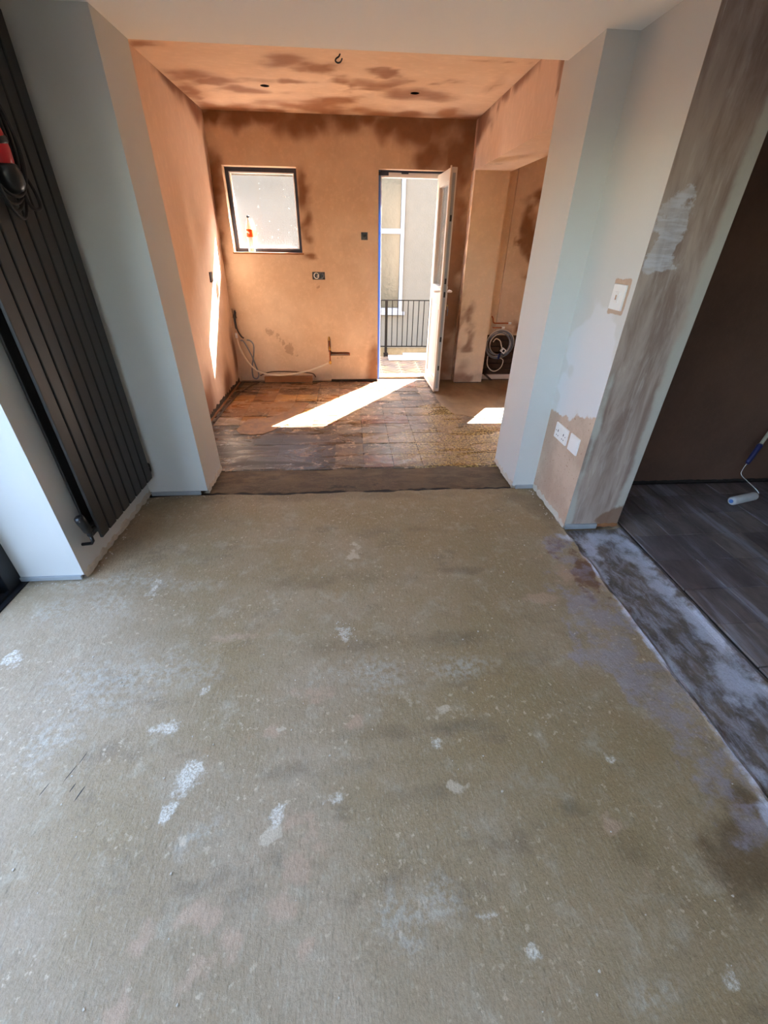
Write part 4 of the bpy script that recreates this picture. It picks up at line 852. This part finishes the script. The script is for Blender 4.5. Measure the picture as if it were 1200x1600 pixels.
# --- cables in the left corner
mb = MB(); mb.tube(spline([(-1.295, 5.29, 0.77), (-1.285, 5.23, 0.75), (-1.285, 5.2, 0.66), (-1.275, 5.2, 0.58), (-1.245, 5.2, 0.52), (-1.225, 5.215, 0.50)]), 0.009, 8); mb.tube(spline([(-1.29, 5.29, 0.755), (-1.295, 5.22, 0.73), (-1.292, 5.2, 0.62), (-1.288, 5.21, 0.60)]), 0.008, 8)
tag(mb.build('cable', 'cable_dark'), 'pair of dark cables hanging from the hole in the corner of the far wall', 'cable')
mb = MB(); mb.tube(spline([(-1.262, 5.20, 0.475), (-1.226, 5.195, 0.465), (-1.163, 5.18, 0.333), (-1.13, 5.18, 0.21), (-1.105, 5.18, 0.10), (-1.135, 5.18, 0.05), (-1.175, 5.18, 0.07), (-1.173, 5.18, 0.174), (-1.135, 5.185, 0.319), (-1.12, 5.19, 0.425), (-1.15, 5.2, 0.472), (-1.19, 5.21, 0.480)]), 0.008, 8)
tag(mb.build('cable', 'cable_grey'), 'blue grey cable in a hanging loop above the floor in the left corner', 'cable')
mb = MB(); mb.tube(spline([(-1.285, 5.15, 0.53), (-1.275, 5.15, 0.427), (-1.22, 5.145, 0.285), (-1.128, 5.145, 0.161), (-0.987, 5.16, 0.105), (-0.8, 5.16, 0.095), (-0.608, 5.17, 0.122), (-0.453, 5.18, 0.159), (-0.27, 5.20, 0.225)]), 0.010, 8)
hose = mb.build('water_pipe', 'cable_white'); tag(hose, 'long cream plastic pipe sagging along the foot of the far wall', 'pipe')
mb = MB(); mb.tube([(-1.286, 5.15, 0.515), (-1.287, 5.15, 0.565)], 0.014, 10); mb.build('pipe_cap', 'white_plastic', hose)
mb = MB(); mb.tube(spline([(-1.09, 5.185, 0.085), (-1.0, 5.185, 0.118), (-0.914, 5.19, 0.128), (-0.762, 5.19, 0.128), (-0.573, 5.19, 0.118), (-0.47, 5.22, 0.095), (-0.44, 5.235, 0.05)]), 0.007, 8); tag(mb.build('cable', 'cable_brown'), 'brown cable lying along the bare batten under the far wall', 'cable')
mb = MB(); mb.tube(spline([(-1.12, 5.16, 0.006), (-1.2, 5.0, 0.006), (-1.26, 4.75, 0.007), (-1.285, 4.4, 0.007), (-1.295, 4.1, 0.007), (-1.30, 3.85, 0.006)]), 0.008, 8); tag(mb.build('cable', 'cable_brown'), 'dusty cable laid on the floor along the left kitchen wall', 'cable')
# --- copper pipe in its chase
cp = thing('copper_pipe', 'capped copper pipe rising in a chase cut in the far wall', 'pipe', (-0.254, 5.25, 0.2))
mb = MB(); mb.tube([(-0.254, 5.258, 0.10), (-0.254, 5.258, 0.47)], 0.0075, 10); mb.build('pipe', 'copper', cp)
mb = MB(); mb.lathe([(0.009, 0), (0.011, 0.01), (0.011, 0.04), (0.007, 0.045)], (-0.254, 5.255, 0.465), 12); mb.build('cap', 'brass', cp)
mb = MB(); mb.lathe([(0.012, 0), (0.014, 0.006), (0.014, 0.034), (0.012, 0.04)], (-0.254, 5.255, 0.36), 12); mb.build('elbow', 'brass', cp)
mb = MB(); mb.tube([(-0.254, 5.255, 0.225), (-0.254, 5.225, 0.225)], 0.015, 12); mb.lathe([(0.012, 0), (0.014, 0.006), (0.014, 0.034), (0.012, 0.04)], (-0.254, 5.252, 0.20), 12); mb.build('coupling', 'brass', cp)
mb = MB(); mb.tube([(-0.24, 5.285, 0.32), (-0.03, 5.285, 0.318), (-0.02, 5.265, 0.318), (-0.02, 5.24, 0.318)], 0.0075, 10); mb.build('pipe', 'copper', cp)
# --- drink bottle on the sill
bo = thing('drink_bottle', 'clear plastic drink bottle with an orange label on the window sill', 'bottle', (-1.02, 5.295, 1.338))
bx, by, bz = -1.015, 5.298, 1.339
prof = [(0.018, 0.0), (0.030, 0.002), (0.034, 0.012), (0.035, 0.04), (0.031, 0.075), (0.029, 0.09), (0.031, 0.105), (0.035, 0.13), (0.0352, 0.20), (0.034, 0.215), (0.026, 0.25), (0.016, 0.275), (0.0125, 0.285), (0.0125, 0.30)]
mb = MB(); mb.lathe(prof, (bx, by, bz), 24); mb.build('bottle_body', 'bottle_milky', bo)
lb = [(0.0358, 0.132), (0.0362, 0.134), (0.0362, 0.198), (0.0358, 0.20)]
mb = MB(); mb.lathe(lb, (bx, by, bz), 24); lbl = mb.build('bottle_label', 'label_orange', bo)
mb = MB()
for k in range(5):
    a0 = math.radians(-140 + k*11); a1 = math.radians(-140 + (k+1)*11); R_ = 0.0367; h0, h1 = 0.172 + 0.006*math.sin(k), 0.172+0.006*math.sin(k+1)
    mb.quad(((bx+R_*math.cos(a0), by+R_*math.sin(a0), bz+h0-0.008), (bx+R_*math.cos(a1), by+R_*math.sin(a1), bz+h1-0.008), (bx+R_*math.cos(a1), by+R_*math.sin(a1), bz+h1+0.009), (bx+R_*math.cos(a0), by+R_*math.sin(a0), bz+h0+0.009)))
mb.build('label_flash', 'label_white', lbl)
mb = MB(); mb.lathe([(0.013, 0), (0.0145, 0.001), (0.0145, 0.016), (0.012, 0.018)], (bx, by, bz+0.297), 18); mb.build('bottle_cap', 'black_plastic', bo)
# --- cables and pipes in the alcove
cc = thing('cable_coil', 'big coil of grey cable with white connector hanging on the alcove brickwork', 'cable', (1.79, 5.22, 0.42))
for k in range(7):
    r = random.Random(k); cx_, cz_ = 1.785 + r.uniform(-.015, .015), 0.425 + r.uniform(-.015, .015); R1, R2 = 0.125+0.0075*k, 0.12+0.007*k; ph = r.uniform(0, 6)
    mb = MB(); mb.tube([(cx_+R1*math.cos(a), 5.235 - 0.007*(k % 3) + 0.008*math.sin(a+ph), cz_+R2*math.sin(a)) for a in np.linspace(0, 2*math.pi, 36)], 0.0055, 8); mb.build('cable_loop', 'cable_grey' if k % 3 else 'cable_white', cc)
mb = MB(); mb.tube(spline([(1.70, 5.215, 0.46), (1.73, 5.205, 0.50), (1.78, 5.20, 0.475), (1.80, 5.20, 0.43), (1.815, 5.20, 0.395)]), 0.006, 8); mb.build('lead', 'cable_white', cc)
Rm = Matrix.Translation((1.835, 5.20, 0.365)) @ Matrix.Rotation(math.radians(35), 4, 'Y')
mb = MB(); mb.box(-0.03, 0.03, -0.014, 0.014, -0.026, 0.026, 0.006, Rm); con = mb.build('connector', 'white_plastic', cc)
mb = MB(); mb.box(-0.012, 0.014, -0.016, -0.012, -0.014, 0.014, 0.002, Rm); mb.build('socket_hole', 'hole_black', con)
mb = MB(); mb.tube([(1.80, 5.205, 0.335), (1.795, 5.2, 0.30), (1.79, 5.205, 0.265)], [0.013, 0.016, 0.012], 10); mb.build('tape_wrap', 'blue_plastic', cc)
mb = MB(); mb.tube(spline([(1.66, 5.215, 0.30), (1.665, 5.205, 0.20), (1.72, 5.2, 0.135), (1.78, 5.2, 0.125), (1.84, 5.2, 0.17), (1.855, 5.205, 0.25), (1.81, 5.21, 0.28)]), 0.0055, 8); mb.build('hanging_loop', 'cable_white', cc)
ap = thing('alcove_pipes', 'pair of capped copper pipes above the cable coil in the alcove', 'pipe', (1.75, 5.25, 0.6))
mb = MB(); mb.tube(spline([(1.66, 5.315, 0.74), (1.665, 5.24, 0.72), (1.67, 5.225, 0.68), (1.69, 5.22, 0.667)], 4) + [Vector((1.86, 5.22, 0.667))], 0.008, 10); mb.build('pipe', 'copper', ap)
mb = MB(); mb.tube([(1.69, 5.31, 0.615), (1.69, 5.235, 0.615), (1.70, 5.225, 0.617), (1.79, 5.22, 0.62)], 0.008, 10); mb.build('pipe', 'copper', ap)
for x_, z_ in ((1.86, .667), (1.79, .62)):
    mb = MB(); mb.tube([(x_-0.01, 5.22, z_), (x_+0.025, 5.22, z_)], 0.013, 10); mb.build('pipe_cap', 'white_plastic', ap)
MB().box(1.59, 1.72, 5.30, 5.36, 0.52, 0.58, 0.004).build('trim_15', 'timber_dark', **S)
mb = MB(); mb.box(-0.012, 0.012, -0.012, 0.012, -0.13, 0.13, 0.002, Matrix.Translation((1.66, 5.225, 0.075)) @ Matrix.Rotation(math.radians(-52), 4, 'Y')); tag(mb.build('batten_offcut', 'timber_dark'), 'dark timber offcut leaning behind the pillar in the alcove', 'offcut')

# ================================================================== OUTSIDE
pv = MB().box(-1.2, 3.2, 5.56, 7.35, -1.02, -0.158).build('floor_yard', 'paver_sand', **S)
pr_ = random.Random(9)
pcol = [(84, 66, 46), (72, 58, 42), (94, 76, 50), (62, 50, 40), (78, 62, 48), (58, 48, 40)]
pm = bpy.data.meshes.new('paving_block'); b_ = bmesh.new(); bmesh.ops.create_cube(b_, size=1); bmesh.ops.scale(b_, vec=(0.196, 0.096, 0.05), verts=b_.verts); bmesh.ops.bevel(b_, geom=list(b_.edges), offset=0.006, segments=1, affect='EDGES'); b_.to_mesh(pm); b_.free(); pm.materials.append(M['paver'])
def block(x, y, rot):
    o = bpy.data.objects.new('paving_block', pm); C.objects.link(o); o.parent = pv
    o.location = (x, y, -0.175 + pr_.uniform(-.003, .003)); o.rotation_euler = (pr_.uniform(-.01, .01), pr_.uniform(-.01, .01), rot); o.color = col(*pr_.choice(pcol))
ca = math.radians(45)
for i in range(-22, 23):
    for j in range(-22, 23):
        if (i - j) % 4 == 0: u_, v_, ro_ = i*0.1+0.05, j*0.1, 0
        elif (i - j) % 4 == 2: u_, v_, ro_ = i*0.1-0.05+0.05, j*0.1+0.05, math.pi/2
        else: continue
        x = 0.8 + u_*math.cos(ca) - v_*math.sin(ca); y = 6.4 + u_*math.sin(ca) + v_*math.cos(ca)
        if 0.05 < x < 1.75 and 5.72 < y < 7.2: block(x, y, ro_+ca)
MB().box(-1.2, 3.2, 7.30, 7.42, -1.02, -0.02, 0.006).build('trim_16', 'kerb_stone', **S)
ra2 = thing('railing', 'black metal railing with upright bars in the yard outside the door', 'railing', (0.6, 7.25, -0.16))
X0, X1 = 0.05, 2.1
mb = MB(); mb.box(X0, X1, 7.235, 7.265, 0.68, 0.692); mb.build('top_rail', 'rail_black', ra2)
mb = MB(); mb.box(X0, X1, 7.24, 7.26, -0.004, 0.012); mb.build('bottom_rail', 'rail_black', ra2)
for x in (0.571, 1.98):
    mb = MB(); mb.box(x-0.02, x+0.02, 7.23, 7.27, -0.16, 0.69, 0.002); mb.box(x-0.035, x+0.035, 7.215, 7.285, -0.16, -0.10, 0.004); mb.build('post', 'rail_black', ra2)
x = 0.06
bars = [0.12, 0.21, 0.30, 0.39, 0.481, 0.664, 0.751, 0.835, 0.915, 0.998, 1.084, 1.168, 1.25, 1.335, 1.42, 1.505, 1.59, 1.675, 1.76, 1.845, 2.06]
for x in bars:
    mb = MB(); mb.box(x-0.006, x+0.006, 7.244, 7.256, 0.0, 0.685); mb.build('bar', 'rail_black', ra2)
mb = MB(); mb.tube([(1.38, 7.30, 0.70), (1.26, 7.30, 0.38), (1.30, 7.30, 0.05)], 0.01, 8); mb.build('brace', 'rail_black', ra2)
mb = MB(); mb.box(0.60, 2.0, 6.93, 7.10, -0.147, -0.10, 0.003); tag(mb.build('white_board', 'white_board'), 'long white board lying on the paving before the railing', 'board')
mb = MB(); mb.box(0.85, 2.1, 7.105, 7.20, -0.147, -0.085, 0.003); tag(mb.build('white_board', 'white_board'), 'shorter white board behind the long one against the kerb', 'board')
gf = thing('blocker_fence', 'unseen dark board fence added beyond the sliding door to block low sky light', 'fence', (-4.2, 0, -0.31))  # not in view, added to keep low sky light off the right wall
for k in range(55):
    y = -6.5 + k*0.2; mb = MB(); mb.box(-4.23, -4.205, y, y+0.19, -0.3, 1.95, 0.003); mb.build('blocker_board', 'timber_dark', gf)
for k in range(28):
    x = -4.2 + k*0.2; mb = MB(); mb.box(x, x+0.19, -6.53, -6.505, -0.3, 1.95, 0.003); mb.build('blocker_board', 'timber_dark', gf)
for z in (0.1, 1.6):
    mb = MB(); mb.box(-4.205, -4.17, -4.4, 4.4, z, z+0.08); mb.build('blocker_rail', 'timber_dark', gf)
ho = thing('neighbour_house', 'pale roughcast house wall with a tall white window across the yard', 'house', (1.0, 9.6, -0.3))
NX0, NX1, NZ0, NZ1 = 0.22, 1.06, 0.24, 2.9
mb = MB()
for a in ((-6, NX0, -1.0, 4.15), (NX1, 8, -1.0, 4.15), (NX0, NX1, -1.0, NZ0), (NX0, NX1, NZ1, 4.15)): mb.box(a[0], a[1], 9.5, 9.75, a[2], a[3])
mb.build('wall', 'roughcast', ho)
mb = MB(); frame_rect(mb, NX0, NX1, NZ0, NZ1, 9.47, 9.56, 0.065); mb.box(NX0+0.06, NX1-0.06, 9.478, 9.56, 1.58, 1.66, 0.003); mb.box(NX0-.02, NX1+.06, 9.44, 9.499, NZ0-0.06, NZ0, 0.004); nf = mb.build('window_frame', 'frame_shaded', ho)
for a, b in ((NZ0+0.06, 1.59), (1.65, NZ1-0.06)): MB().box(NX0+0.06, NX1-0.06, 9.53, 9.55, a, b).build('window_pane', 'obscure_glass', nf)
MB().box(-6.1, 8.1, 9.4, 10.4, 4.15, 4.25).build('roof_edge', 'kerb_stone', ho)
